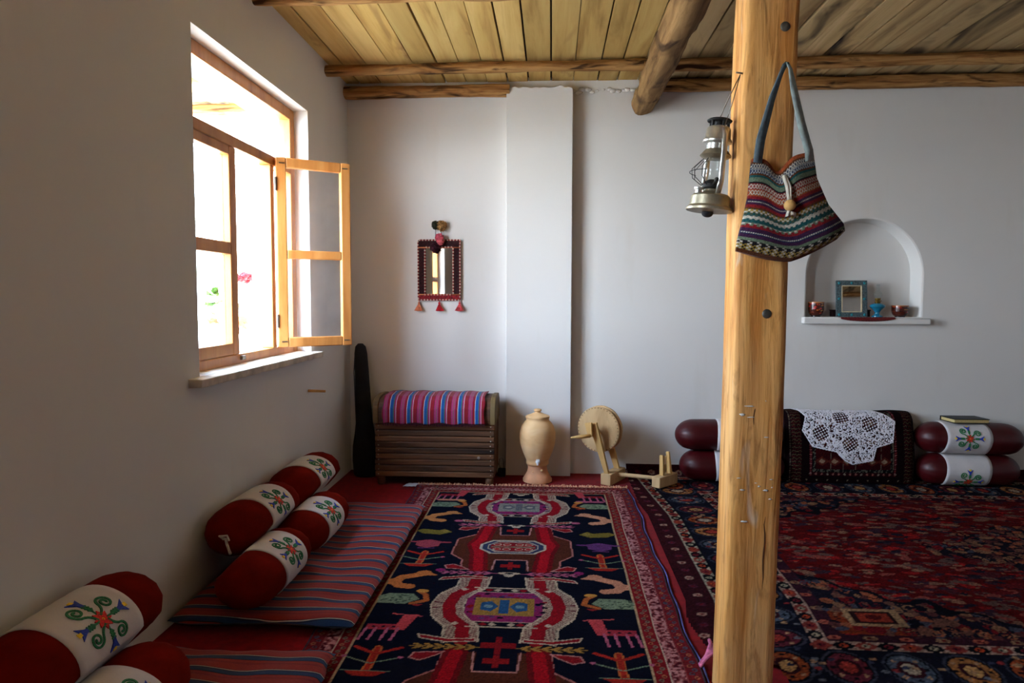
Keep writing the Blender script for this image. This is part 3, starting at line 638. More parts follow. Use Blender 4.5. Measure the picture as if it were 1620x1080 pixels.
# selvedge waves a little
wob = 0.006*np.sin(c.Y*7.0)+0.004*np.sin(c.Y*17+1)
Xw = c.X+wob*np.clip((np.abs(c.X-CX)/HW)**6, 0, 1)
P = np.stack([Xw, c.Y, Zr], -1); P[0, :, 2] = P[-1, :, 2] = 0.001; P[:, 0, 2] = P[:, -1, 2] = 0.001
rug = thing('figured_rug', 'long navy and red rug figured with medallions, birds and deer', 'rug', (0, 0, 0))
grid_obj('pile', P, c.C, M_pile, rug, gain=.45)
M_fringe = plain('fringe_wool', (206, 150, 116), 0.95, 0.15, 60, 0.2, 200)
b = MB()
for k in range(230):
    xx = RX0+0.01+(RX1-RX0-0.02)*k/229+random.uniform(-.002, .002); l = random.uniform(.035, .065) if abs(xx+.387) > .05 else .008; dx = random.uniform(-.02, .02)
    b.tube([(xx, RY1-.006, .009), (xx+dx*.4, RY1+l*.5, .010+random.uniform(0, .008)), (xx+dx, RY1+l, .004)], [.003, .0026, .0016], 4)
b.build('fringe', M_fringe, rug, kind='stuff', label='tan wool fringe along the far end')
M_blue_sel = plain('blue_binding', (58, 56, 92), 0.95, 0.6, 9, 0.3, 200)
M_pinkwool = plain('pink_wool', (178, 92, 120), 0.95, 0.2, 60, 0.3, 200)
b = MB(); yy = np.linspace(1.32, 4.29, 120)
b.tube([(RX1+0.004+0.006*math.sin(y*7)+0.004*math.sin(y*17+1), y, 0.008) for y in yy], [0.0035+0.0015*mnoise.noise(Vector((y*20, 0, 0))) for y in yy], 6)
b.build('binding', M_blue_sel, rug, smooth=True)
b = MB()
for k in range(7): 
    b.tube([(0.487, 2.20+.003*k, .012), (0.505+.002*k, 2.22+.006*k, .022), (0.522+.003*k, 2.235+.010*k, .03+.002*k), (0.545, 2.25+.014*k, .036)], [.004, .005, .006, .007], 6)
b.build('pink_tuft', M_pinkwool, rug, smooth=True)

# ------------------------------------------------------------------ the large dark red carpet
GX0, GX1, GY0, GY1 = 0.515, 4.55, 1.93, 4.672
c = Canvas(GX0, GX1, GY0, GY1, 0.0072, (40, 16, 20))
D = np.minimum(np.minimum(c.X-GX0, GX1-c.X), np.minimum(c.Y-GY0, GY1-c.Y))
c.put(D < 0.115, (66, 22, 28)); c.put((D > 0.115) & (D < 0.170), (196, 178, 150)); c.put((D > .17) & (D < .18), BLK)
c.put((D > .18) & (D < .405), (24, 22, 34)); c.put((D > .405) & (D < .465), (186, 150, 130)); c.put((D > .465) & (D < .52), (60, 26, 38)); c.put(D >= .52, (98, 14, 16))
def along(d, step, fn):
    """walk a rectangle at inset d; fn(x, y, k, horizontal)"""
    k = 0; y = GY0+d
    while y < GY1-d: fn(GX0+d, y, k, False); fn(GX1-d, y, k, False); y += step; k += 1
    x_ = GX0+d
    while x_ < GX1-d: fn(x_, GY0+d, k, True); fn(x_, GY1-d, k, True); x_ += step; k += 1
def g1(x, y, k, h):
    a, bb = (.022, .018); c.ell(x, y, .034 if h else .026, .026 if h else .034, BLK if k % 2 else (150, 60, 50)); c.ell(x, y, .014, .014, [(190, 70, 40), (176, 160, 130), (120, 30, 40)][k % 3]); c.ell(x, y, .005, .005, BLK)
along(.1425, .066, g1); along(.435, .072, g1)
along(.058, .085, lambda x, y, k, h: (c.ell(x, y, .020, .016, (196, 150, 130) if k % 2 else (96, 40, 56)), c.ell(x, y, .008, .007, (120, 20, 24))))
along(.492, .12, lambda x, y, k, h: (c.ell(x, y, .024, .016, (176, 90, 70) if k % 2 else (150, 110, 80)), c.ell(x, y, .009, .007, DRED)))
def bd(x, y, k, h):
    rx, ry = (.062, .085) if h else (.085, .062); cc = [(168, 76, 40), (110, 40, 50), (84, 92, 104), (176, 112, 60)][k % 4]
    c.ell(x, y, rx*1.25, ry*1.25, (62, 62, 74)); c.ell(x, y, rx*1.12, ry*1.12, BLK); c.ell(x, y, rx, ry, cc); c.ell(x, y, rx*.62, ry*.62, (60, 20, 28)); c.ell(x, y, rx*.4, ry*.4, [(206, 150, 90), (176, 60, 50), (196, 170, 140)][k % 3])
    for q in range(8): c.ell(x+rx*.8*math.cos(q*.785), y+ry*.8*math.sin(q*.785), .008, .008, (200, 150, 110) if q % 2 else BLK)
    for q in range(5): c.ell(x+random.uniform(-.1, .1), y+random.uniform(-.1, .1), .012, .010, random.choice([(150, 50, 50), (120, 120, 126), (186, 140, 100), (60, 60, 80)]))
along(.2925, .185, bd)
# field: medallion, corner spandrels, scattered floral sprays
mx_, my_ = (GX0+GX1)/2, (GY0+GY1)/2+.02
F = D > .52; rx_ = np.abs(c.X-mx_)/1.0; ry_ = np.abs(c.Y-my_)/.60
wav = 0.06*np.sin(12*np.arctan2(ry_, rx_)); med = (rx_**1.15+ry_**1.15) < 0.72+wav
cu = np.minimum(c.X-GX0-.52, GX1-.52-c.X); cv = np.minimum(c.Y-GY0-.52, GY1-.52-c.Y)
sq = (np.clip(cu, 0, 9)/.85)**.9+(np.clip(cv, 0, 9)/.55)**.9+0.10*np.sin(cu*26)*np.cos(cv*21)
NF = 30
for i_ in range(4200):
    x = random.uniform(GX0+.53, GX1-.53); y = random.uniform(GY0+.53, GY1-.53); s_ = random.uniform(.006, .022)
    c.ell(x, y, s_*random.uniform(1, 2.6), s_*random.uniform(.5, 1.1), random.choice([(86, 34, 40), (110, 26, 30), (64, 40, 52), (150, 70, 60), (110, 80, 70), (160, 30, 30), (40, 30, 42), (150, 104, 80)]), random.uniform(-.5, .5))
spd = F & (sq < 1.0) & (sq > .42); inn = F & (sq <= .42)
c.put(F & med, (30, 24, 34)); c.put(spd, (30, 26, 38)); c.put(inn, (134, 50, 26))
c.put(F & med & ((rx_**1.1+ry_**1.1) < .30), (84, 30, 28))
cand = np.argwhere(F & (med | spd | inn))
for i_ in range(1700):
    yy_, xx_ = cand[NP.randint(len(cand))]; x = c.X[yy_, xx_]; y = c.Y[yy_, xx_]; s_ = random.uniform(.008, .024)
    c.ell(x, y, s_*random.uniform(.9, 1.9), s_, random.choice([(96, 50, 48), (120, 76, 62), (20, 18, 28), (74, 74, 86), (150, 106, 76), (120, 24, 30), (166, 90, 60)]), random.uniform(0, 3), ring=random.choice([0, 0, .35]))
for sx_ in (-1, 1):
    for sy_ in (-1, 1):
        qx = mx_+sx_*((GX1-GX0)/2-.68); qy = (GY0+GY1)/2+sy_*((GY1-GY0)/2-.66)
        c.box(qx-.10, qx+.10, qy-.07, qy+.07, (176, 136, 96)); c.box(qx-.075, qx+.075, qy-.05, qy+.05, (50, 24, 24)); c.box(qx-.055, qx+.055, qy-.035, qy+.035, (150, 52, 36)); c.ell(qx, qy, .03, .02, (90, 20, 20))
c.put(F & (np.abs(sq-1.0) < .03), (20, 18, 26))
c.vary(0.14, 0.05)
off = np.interp(c.Y, [1.93, 2.35, 2.7, 3.77, 4.67], [-.10, -.06, 0, 0, -.10])*np.clip(1-(c.X-GX0)/1.5, 0, 1)
Xw = c.X+.02+off
Zr = 0.011+0.0012*smooth_noise(c.X.shape, 2.5, 12)+0.005*smooth_noise(c.X.shape, 60, 13)
edge = np.interp(c.Y, [1.9, 2.22, 2.34, 2.5, 4.7], [.745, .735, .53, .508, .508])
ok = Xw > edge; keep = ok[:-1, :-1] & ok[1:, 1:]
# the far edge is turned up against the foot of the wall
Yw = c.Y.copy()
up_ = np.clip((c.Y-4.60)/.072, 0, 1); Yw = np.where(c.Y > 4.60, 4.64+.055*np.sin(np.clip(up_*3, 0, 1)*PI/2), c.Y+.04*np.clip((c.Y-4.2)/.4, 0, 1)); Zr = np.where(c.Y > 4.60, Zr+.060*up_**1.3, Zr)
P = np.stack([Xw, Yw, Zr], -1)
big = grid_obj('medallion_carpet', P, c.C, M_pile, None, keep, gain=.38)
tag(big, 'large dark red and navy medallion carpet covering the floor past the post', 'carpet')

# ------------------------------------------------------------------ striped floor mattresses
R1 = (126, 36, 28); B1 = (30, 50, 78); K1 = (22, 20, 26); W1 = (170, 160, 140)
M_str = stripes('striped_kilim', 1, 0.077, [(0, R1), (.36, (112, 26, 26)), (.46, R1), (.62, K1), (.66, B1), (.86, (26, 36, 58)), (.93, W1), (.965, (70, 30, 30))], 0.0, 0.02)
def mattress(name, label, x0, x1, y0, y1, h, seed, group=None):
    t = thing(name, label, 'mattress', ((x0+x1)/2, (y0+y1)/2, 0.0), group=group)
    nx, ny = 60, 110; hx, hy = (x1-x0)/2, (y1-y0)/2
    def sheet(top):
        P = np.zeros((ny, nx, 3)); 
        for j in range(ny):
            for i in range(nx):
                u = -1+2*i/(nx-1); v = -1+2*j/(ny-1)
                e = (1-abs(u)**14)*(1-abs(v)**18); z = h*(.5+(.5*e**.5 if top else -.5*e**.5)); nz = mnoise.noise(Vector((u*2+seed, v*4, 0)))
                P[j, i] = (u*hx+.012*mnoise.noise(Vector((v*6, seed, 1)))*abs(u), v*hy+.014*mnoise.noise(Vector((u*3, seed, 5)))*abs(v)+(.010*math.sin(u*4+seed)), max(.0185, .019+z+(.014*nz*e if top else 0)) if True else z)
        return P
    A, B = sheet(True), sheet(False)
    o = grid_obj('cover', A, None, M_str, t); o2 = grid_obj('underside', B, None, M_str, t)
    return t
mattress('striped_mattress', 'red and blue striped mattress under two adjoining bolster pairs beside the window wall', -1.365, -0.690, 2.345, 3.77, .046, 1.0)
mattress('striped_mattress', 'red and blue striped mattress under the lone bolster pair, apart from the longer one', -1.34, -0.690, 0.95, 2.150, .046, 5.0)

# ------------------------------------------------------------------ bolsters
M_bred = plain('bolster_red_cotton', (102, 18, 7), 0.95, 0.12, 12, 0.25, 220, sheen=0.0, spec=0.03)
M_bmar = plain('bolster_maroon_satin', (64, 6, 11), 0.42, 0.12, 12, 0.15, 160, sheen=0.0, spec=0.35)
M_band = plain('white_cotton', (202, 197, 196), 0.9, 0.03, 10, 0.25, 140, spec=0.1)
M_thr = [plain('thread_green', (34, 112, 66), 0.7, 0.25, 200, 0.3, 500), plain('thread_blue', (40, 60, 160), 0.7, 0.25, 200, 0.3, 500), plain('thread_red', (206, 38, 28), 0.7, 0.2, 200, 0.3, 500), plain('thread_yellow', (230, 196, 50), 0.7, 0.1, 200, 0)]
M_cord = plain('cotton_cord', (190, 170, 158), 0.9, 0.1, 60, 0.3, 300)
def motif():
    """flat pieces (polygons in a unit square, material index) of the embroidered flower"""
    out_ = []
    def ribbon(pts, w_, mi):
        n_ = len(pts)
        for i in range(n_-1):
            (x1, y1), (x2, y2) = pts[i], pts[i+1]; d = math.hypot(x2-x1, y2-y1)+1e-9; nx_, ny_ = -(y2-y1)/d*w_/2, (x2-x1)/d*w_/2
            out_.append(([(x1+nx_, y1+ny_), (x2+nx_, y2+ny_), (x2-nx_, y2-ny_), (x1-nx_, y1-ny_)], mi))
    for k in range(4):
        a0 = k*PI/2+PI/4; R_ = lambda x, y, a0=a0: (x*math.cos(a0)-y*math.sin(a0), x*math.sin(a0)+y*math.cos(a0))
        pts = [R_(.12+.28*i/8, -.06+.05*math.sin(i/8*2)) for i in range(9)]
        cx, cy = .66, .12
        for i in range(30):
            t_ = i/29; rr = .235*(1-.80*t_); a = -2.4+t_*3.3*PI; pts.append(R_(cx+rr*math.cos(a), cy+rr*math.sin(a)))
        ribbon(pts, .062, 0)
        a1 = k*PI/2; R2 = lambda x, y, a1=a1: (x*math.cos(a1)-y*math.sin(a1), x*math.sin(a1)+y*math.cos(a1))
        ribbon([R2(.15, 0), R2(.62, 0)], .055, 0)
        for i in range(3):
            for s in (-1, 1): out_.append(([R2(.32+.09*i, 0), R2(.42+.09*i, s*.09), R2(.46+.09*i, s*.05), R2(.40+.09*i, 0)], 0))
        out_.append(([R2(.58, -.05), R2(.72, -.07), R2(.95, -.20), R2(.86, 0.0), R2(.95, .20), R2(.72, .07), R2(.58, .05)], 1)); out_.append(([R2(.86, -.05), R2(.98, -.07), R2(1.0, .07), R2(.86, .05)], 3))
    for k in range(8):
        a = k*PI/4+.2; R_ = lambda x, y, a=a: (x*math.cos(a)-y*math.sin(a), x*math.sin(a)+y*math.cos(a)); out_.append(([R_(0, -.04), R_(.16, -.085), R_(.30, 0), R_(.16, .085), R_(0, .04)], 2))
    out_.append(([(.05*math.cos(i), .05*math.sin(i)) for i in range(6)], 3))
    return out_
MOT = motif()
def bolster(label, loc, rz, L=.68, ry=.122, rz_=.100, band=(-.14, .10), mat=M_bred, ang=38, seed=0, msize=.085, cord=0, press=None, sag=0.0, group=None, tilt=0.0):
    t = thing('bolster_cushion', label, 'bolster', loc, rz, group)
    t.rotation_euler = (0, tilt, rz)
    dm = .13
    def Rr(s):
        q = (abs(s)-(L/2-dm))/dm
        return 1.0 if q <= 0 else max(0.02, (1-min(q, 1)**2.3)**.5)
    def S(s, th, sc=1.0, wr=1.0):
        q = max(0, (abs(s)-(L/2-dm))/dm); r = Rr(s)*sc*(1-.05*(2*s/L)**2)
        fold = 1+wr*(.022*q*(1.2-q)*2*math.sin(13*th+seed*2)+.010*mnoise.noise(Vector((s*6+seed*3, math.cos(th)*1.5, math.sin(th)*1.5))))
        r *= fold; zz = rz_*math.sin(th)*r
        if zz < -rz_*.86: zz = -rz_*.86+(zz+rz_*.86)*.2
        yy = ry*math.cos(th)*r
        if press:    # flattened where it leans on its neighbour
            d_ = press[2]-(.003 if sc <= 1 else .0005); over = yy*press[0]+zz*press[1]-d_
            if over > 0: yy -= press[0]*over*.97; zz -= press[1]*over*.97
        return Vector((s, yy, rz_*.90+zz))
    NS, NT = 46, 40; b = MB()
    ss = [-L/2+L*(.5-.5*math.cos(PI*i/NS)) for i in range(NS+1)]
    for s in ss:
        for j in range(NT): b.v.append(S(s, 2*PI*j/NT))
    b.f = [(i*NT+j, i*NT+(j+1) % NT, (i+1)*NT+(j+1) % NT, (i+1)*NT+j) for i in range(NS) for j in range(NT)]+[tuple(range(NT-1, -1, -1)), tuple(range(NS*NT, (NS+1)*NT))]; b.m = [0]*len(b.f)
    b.build('body', mat, t, smooth=True)
    b = MB(); nb = 14; NT2 = 48
    prof = [(band[0], .99)]+[(band[0]+(band[1]-band[0])*i/nb, 1.028+.004*math.sin(i*2.3+seed)) for i in range(nb+1)]+[(band[1], .99)]
    for i, (s, sc) in enumerate(prof):
        for j in range(NT2):
            th = 2*PI*j/NT2; s2 = s+.006*math.sin(th*2+seed); p = S(s2, th, sc*(1+.004*math.sin(i*3.1+th*3+seed)), .35); b.v.append(p)
    nr = len(prof); b.f = [(i*NT2+j, i*NT2+(j+1) % NT2, (i+1)*NT2+(j+1) % NT2, (i+1)*NT2+j) for i in range(nr-1) for j in range(NT2)]; b.m = [0]*len(b.f)
    bo = b.build('band', M_band, t, smooth=True, label='white cotton sleeve with an embroidered flower')
    b = MB(); th0 = math.radians(ang); sc_ = (band[0]+band[1])/2
    for pts, mi in MOT:
        vs = []
        for (u, v) in pts:
            u2, v2 = u, v
            vs.append(S(sc_+u2*msize, th0+v2*msize/((ry+rz_)/2), 1.044, .35))
        b.add(vs, [tuple(range(len(vs)))], mi)
    o = b.build('embroidery', M_thr, bo); 
    md = o.modifiers.new('solid', 'SOLIDIFY'); md.thickness = .0025; md.offset = 0
    if cord:
        b = MB(); e = cord*L/2
        b.tube([(e*.99, .0, rz_*.95), (e*1.03, .015, rz_*.98), (e*1.06, .024, rz_*.80), (e*1.09, .036, rz_*.60), (e*1.13, .046, rz_*.52)], [.006, .005, .005, .005, .006], 7)
        b.tube([(e*.99, .0, rz_*.95), (e*1.03, -.01, rz_*1.08), (e*1.04, .022, rz_*1.12), (e*1.04, .03, rz_*.92)], [.005, .004, .004, .004], 7); b.build('drawstring', M_cord, t, smooth=True)
    return t
A = -PI/2   # left row: axis along the wall, local x points back towards the camera
def left(label, yc, xw, z, half, band_y, **k):
    low = 'lower' in label
    if low: k['rz_'] = .094
    (lx, lz), (ux, uz) = LONE if 'lone' in label else PAIR     # axes of the lower and upper bolster of a pair
    dx, dz = ux-lx, uz-lz; q = math.hypot(dx, dz); sg = 1 if low else -1
    k['press'] = (sg*dx/q, sg*dz/q, q/2); xw = lx if low else ux; z = lz-.0846 if low else uz-.090
    # band_y (near, far) world; local s = -(y - yc)
    return bolster(label, (xw, yc, z), A, L=2*half, band=(-(band_y[1]-yc), -(band_y[0]-yc)), **k)
ZM = .068
PAIR = ((-1.105, ZM+.0846), (-1.248, .270)); LONE = ((-1.095, ZM+.0966), (-1.246, .302))
left('red bolster with white band, lower of the middle pair on the mattress', 2.595, -1.105, ZM, .272, (2.50, 2.715), seed=1, ang=40)
left('red bolster with trailing white drawstring, upper of the middle pair', 2.835, -1.248, .178, .295, (2.735, 2.965), seed=2, ang=40, cord=1)
left('red bolster with white band, lower of the pair nearest the chest', 3.140, -1.105, ZM, .272, (3.005, 3.215), seed=3, ang=40)
left('red bolster with white band, upper of the pair nearest the chest', 3.435, -1.248, .178, .302, (3.315, 3.535), seed=4, ang=40)
left('red bolster with white band, lower of the lone pair on the second mattress', 1.575, -1.095, ZM+.012, .300, (1.44, 1.665), seed=5, ang=40)
left('red bolster with white band, upper of the lone pair on the second mattress', 1.690, -1.246, .212, .315, (1.555, 1.81), seed=6, ang=40, msize=.095)
# right row along the back wall
def right(label, xc, yc, z, half, band_x, **k):
    return bolster(label, (xc, yc, z), PI, L=2*half, band=(-(band_x[1]-xc), -(band_x[0]-xc)), mat=M_bmar, ry=.12, rz_=.103, **k)
right('maroon satin bolster behind the post, lower of its pair', 1.18, 4.550, .016, .335, (1.06, 1.34), seed=7, ang=-25)
right('maroon satin bolster behind the post, upper of its pair', 1.160, 4.560, .213, .345, (1.07, 1.35), seed=8, ang=12)
right('maroon satin bolster beside the rug cushion, lower of its pair', 2.662, 4.550, .016, .312, (2.48, 2.75), seed=9, ang=-32, msize=.09)
right('maroon satin bolster beside the rug cushion, with a book on top', 2.668, 4.560, .214, .328, (2.475, 2.745), seed=10, ang=10, msize=.09, tilt=-.015)

# ------------------------------------------------------------------ rug-covered back cushion and lace doily
PX0, PX1, PH = 1.52, 2.338, .452
def cush(x, v):
    """front-to-top profile of the cushion: v is arc length up the front then over the top"""
    if v < .36: return (4.505+.018*math.sin(v/.36*PI)*-1+.03*(v/.36), .019+v)
    a = min((v-.36)/.125, 1.0)*PI/2
    yy_, zz_ = 4.535+.08*(1-math.cos(a)), .379+.08*math.sin(a)
    if v > .485: yy_ += (v-.485)
    return (yy_, zz_)
c = Canvas(0, PX1-PX0, 0, .56, .0048, (34, 16, 20))
w_ = PX1-PX0
for xx in np.arange(0, w_, .012):
    pass
for k in range(46):      # chevron border columns
    y = k*.0115
    for x in (.045, .075, w_-.075, w_-.045):
        c.line([(x-.012, y), (x, y+.008), (x+.012, y)], .004, (120, 96, 70) if k % 2 else (96, 30, 34))
    c.ell(.025, y, .003, .003, (150, 130, 110)); c.ell(w_-.025, y, .003, .003, (150, 130, 110))
c.box(.135, w_-.135, .045, .50, (60, 18, 26)); c.box(.155, w_-.155, .07, .48, (30, 30, 32)); c.box(.175, w_-.175, .09, .46, (74, 18, 26))
sp_ = smooth_noise(c.X.shape, 1.6, 8); mm_ = (c.X > .155) & (c.X < w_-.155) & (c.Y > .07) & (c.Y < .48) & ~((c.X > .175) & (c.X < w_-.175) & (c.Y > .09) & (c.Y < .46)); c.put(mm_ & (sp_ > .58), (120, 116, 100))
for k in range(16):
    x = .145+k*(w_-.29)/15; c.ell(x, .057, .007, .006, (196, 120, 110) if k % 3 else (190, 170, 150))
for k in range(32):
    y = .05+k*.0145
    for x in (.145, w_-.145): c.ell(x, y, .006, .005, (190, 110, 110) if k % 2 else (150, 60, 60))
for k in range(12): c.ell(.06+k*(w_-.12)/11, .018, .005, .004, (180, 160, 130))
for i_ in range(3):
    for j_ in range(6):
        x = .215+j_*(w_-.43)/5; y = .14+i_*.12
        c.poly([(x-.045, y), (x, y+.03), (x+.045, y), (x, y-.03)], (120, 50, 40)); c.poly([(x-.022, y), (x, y+.016), (x+.022, y), (x, y-.016)], (196, 160, 130)); c.line([(x+.055, y-.05), (x+.055, y+.05)], .004, (150, 130, 110))
c.vary(.12, .03)
P = np.zeros(c.X.shape+(3,))
for j in range(c.ny):
    v = c.Y[j, 0]
    for i in range(c.nx):
        u = c.X[j, i]; e = min(u, w_-u); k = max(0, 1-e/.06); yy_, zz_ = cush(u, v)
        bul = .012*math.sin(PI*u/w_); yy_ = yy_-bul+(.05*k*k); zz_ += .012*mnoise.noise(Vector((u*5, 0, 3)))*(1 if v > .36 else v/.36)
        P[j, i] = (PX0+u, min(yy_, 4.688), zz_)
cu_ = thing('back_cushion', 'dark maroon rug-covered back cushion leaning on the wall between bolster pairs', 'cushion', (0, 0, 0))
grid_obj('cover', P, c.C, M_pile, cu_, gain=.36)
b = MB()
for s_, xx in ((1, PX0), (-1, PX1)):
    pts = [cush(0, v) for v in np.linspace(0, .485, 24)]; pts = [(min(y+.05, 4.687), z) for y, z in pts]+[(4.688, .455), (4.688, .055), (4.634, .038), (4.634, .019)]
    b.add([(xx, y, z) for y, z in pts], [tuple(range(len(pts)))])
for (ya, za), (yb, zb_) in zip([(4.634, .019), (4.634, .038), (4.688, .055)], [(4.634, .038), (4.688, .055), (4.688, .458)]): b.add([(PX0, ya, za), (PX1, ya, za), (PX1, yb, zb_), (PX0, yb, zb_)], [(0, 1, 2, 3)])
b.build('side_panel', plain('maroon_side', (44, 14, 18), .95, .2, 30, .2, 200), cu_)
# doily outline in (x along the cushion, arc v): derived from its real drape over the front
ol = [(1.548, .56), (1.585, .445), (1.600, .42), (1.580, .345), (1.628, .262), (1.752, .236), (1.792, .190), (1.836, .168), (1.942, .190), (1.960, .262), (2.047, .288), (2.064, .395), (1.995, .47), (1.98, .56)]
ol = [(1.612+(x-1.58)*1.208, .47-(.47-v)*1.16) for x, v in ol]
st = .0036; xs = np.arange(1.56, 2.215, st); vs_ = np.arange(.115, .548, st); XX, VV = np.meshgrid(xs, vs_)
def inside(pts, x, y):
    m = np.zeros(x.shape, bool)
    for i in range(len(pts)):
        x1, y1 = pts[i]; x2, y2 = pts[(i+1) % len(pts)]
        if y1 != y2: m ^= ((y1 > y) != (y2 > y)) & (x < (x2-x1)*(y-y1)/(y2-y1)+x1)
    return m
ins = inside(ol, XX, VV)
dist = np.full(XX.shape, 9.0)
for (x1, y1), (x2, y2) in zip(ol, ol[1:]):
    l2 = (x2-x1)**2+(y2-y1)**2; t_ = np.clip(((XX-x1)*(x2-x1)+(VV-y1)*(y2-y1))/l2, 0, 1); dist = np.minimum(dist, np.hypot(XX-x1-t_*(x2-x1), VV-y1-t_*(y2-y1)))
lace = smooth_noise(XX.shape, 1.7, 21) < .66
wv = np.abs(((XX*60+10*np.sin(VV*40)) % 1)-.5) > .12; lace &= wv | (smooth_noise(XX.shape, 5, 4) > .55)
for (cx, cv, rot) in ((1.727, .315, .5), (1.860, .42, .2), (2.035, .375, .4), (1.908, .252, .6)):
    u = (XX-cx)*math.cos(rot)+(VV-cv)*math.sin(rot); v = -(XX-cx)*math.sin(rot)+(VV-cv)*math.cos(rot); d = np.maximum(np.abs(u)*.95, np.abs(v))+.35*np.minimum(np.abs(u), np.abs(v))
    g_ = (np.abs(((u/.0165) % 1)-.5) < .27) & (np.abs(((v/.0165) % 1)-.5) < .27); lace = np.where(d < .050, g_, lace); lace = np.where((d > .050) & (d < .056), True, lace)
lace = (lace | (dist < .007)) & ins
P = np.zeros(XX.shape+(3,))
for j in range(len(vs_)):
    yy_, zz_ = cush(0, vs_[j]); s_ = -.006
    for i in range(len(xs)):
        u = xs[i]-PX0; bul = .012*math.sin(PI*u/w_); zn = .012*mnoise.noise(Vector((u*5, 0, 3)))*(1 if vs_[j] > .36 else vs_[j]/.36)
        P[j, i] = (xs[i], min(yy_-bul+s_*(1 if vs_[j] < .46 else .3), 4.685), zz_+zn+(.005 if vs_[j] > .36 else 0))
kp = lace[:-1, :-1]
M_lace = plain('white_lace', (228, 224, 232), .9, .04, 60, .2, 300)
o = grid_obj('lace_doily', P, None, M_lace, None, kp, thick=.0012); tag(o, 'white crochet lace doily draped over the maroon back cushion', 'doily')

# book on the right bolster
M_page = plain('book_pages', (196, 176, 120), .9, .08, 200, .3, 300)
t = thing('book', 'closed black book with yellowed pages lying on the maroon bolster', 'book', (2.645, 4.565, .4105)); t.rotation_euler = (0, .02, .12)
b = MB(); b.box((0, 0, .003), (.235, .135, .005)); b.box((0, 0, .027), (.235, .135, .005)); b.box((0, .065, .015), (.235, .005, .029)); b.build('cover', plain('book_cover', (18, 18, 20), .5, .1, 40, .1, 100), t, bevel=.001)
b = MB(); b.box((0, -.003, .015), (.226, .126, .019)); b.build('pages', M_page, t)

# ------------------------------------------------------------------ wooden chest with slats, nails, cloth
M_dark = wood('chest_wood', [(0.25, (34, 22, 14)), (0.45, (84, 54, 34)), (0.62, (116, 78, 50)), (0.8, (52, 34, 22))], (1.6, 16, 22), .6, True, .6, .3, .3, ((140, 100, 62), (3, 20, 30), .72, .86))
M_lid = wood('chest_lid_wood', [(0.25, (60, 46, 26)), (0.5, (110, 88, 52)), (0.8, (84, 64, 38))], (2, 14, 14), .6, True, .4, .1, .3)
CHX0, CHX1, CHY0, CHY1 = -1.118, -.352, 4.325, 4.672; cw = CHX1-CHX0
t = thing('wooden_chest', 'dark slatted wooden chest with rounded lid and rows of nail heads', 'chest', (0, 0, 0))
zb = .055; zt = .395; ns = 9; hh = (zt-zb)/ns
for k in range(ns):
    b = MB(); d = random.uniform(-.003, .003); b.box((0, 0, 0), (cw-.004+random.uniform(-.004, .004), .020, hh-.004)); o = b.build('slat', M_dark, t, bevel=.004); o.location = ((CHX0+CHX1)/2+random.uniform(-.002, .002), CHY0+.010+d, zb+hh*(k+.5))
for xx in (CHX0+.012, CHX1-.012):
    b = MB(); b.box((0, 0, 0), (.022, CHY1-CHY0-.024, zt-zb)); o = b.build('side_panel', M_dark, t, bevel=.003); o.location = (xx, (CHY0+CHY1)/2+.012, (zt+zb)/2)
b = MB(); b.box(((CHX0+CHX1)/2, CHY1-.01, (zt+zb)/2), (cw-.05, .018, zt-zb)); b.build('back_panel', M_dark, t)
b = MB(); b.box(((CHX0+CHX1)/2, (CHY0+CHY1)/2, zb+.01), (cw-.05, CHY1-CHY0-.05, .018)); b.build('bottom_board', M_dark, t)
prof = [(CHY0-.006, zt+.002), (CHY0-.010, zt+.09), (CHY0+.012, zt+.135), (CHY0+.055, zt+.160), (CHY0+.17, zt+.170), (CHY1-.05, zt+.160), (CHY1, zt+.12), (CHY1, zt+.002)]
b = MB(); b.prism(prof, 'x', CHX0+.026, CHX1-.026); b.build('lid', M_dark, t, bevel=.004)
prof2 = [(y-(.008 if y < 4.5 else 0), z+(.006 if z > zt+.01 else 0)) for y, z in prof]
for a, bb in ((CHX0-.006, CHX0+.026), (CHX1-.026, CHX1+.006)):
    b = MB(); b.prism(prof2, 'x', a, bb); b.build('lid_end', M_lid, t, bevel=.004)
M_nail = plain('nail_head', (170, 160, 146), .35, .1, 40, 0, metal=.8)
for xx in (CHX0+.024, CHX1-.024):
    for k in range(11):
        b = MB(); b.ball((xx+random.uniform(-.002, .002), CHY0-.001, zb+.018+k*(zt-zb-.03)/10), .0045, 8, 5, sc=(1, .6, 1)); b.build('nail', M_nail, t, smooth=True)
b = MB(); b.lathe([(.008, 0), (.010, .004), (.003, .006)], 14, Matrix.Translation((CHX1-.10, CHY0+.001, .185)) @ Matrix.Rotation(PI/2, 4, 'X')); b.build('knob', M_nail, t, smooth=True, auto=40)
for xx in (CHX0+.035, CHX1-.035):
    for yy_ in (CHY0+.03, CHY1-.03):
        b = MB(); b.lathe([(.020, 0), (.026, .015), (.026, .05), (.02, .056)], 14, Matrix.Translation((xx, yy_, .0))); b.build('foot', M_dark, t, smooth=True, auto=50)
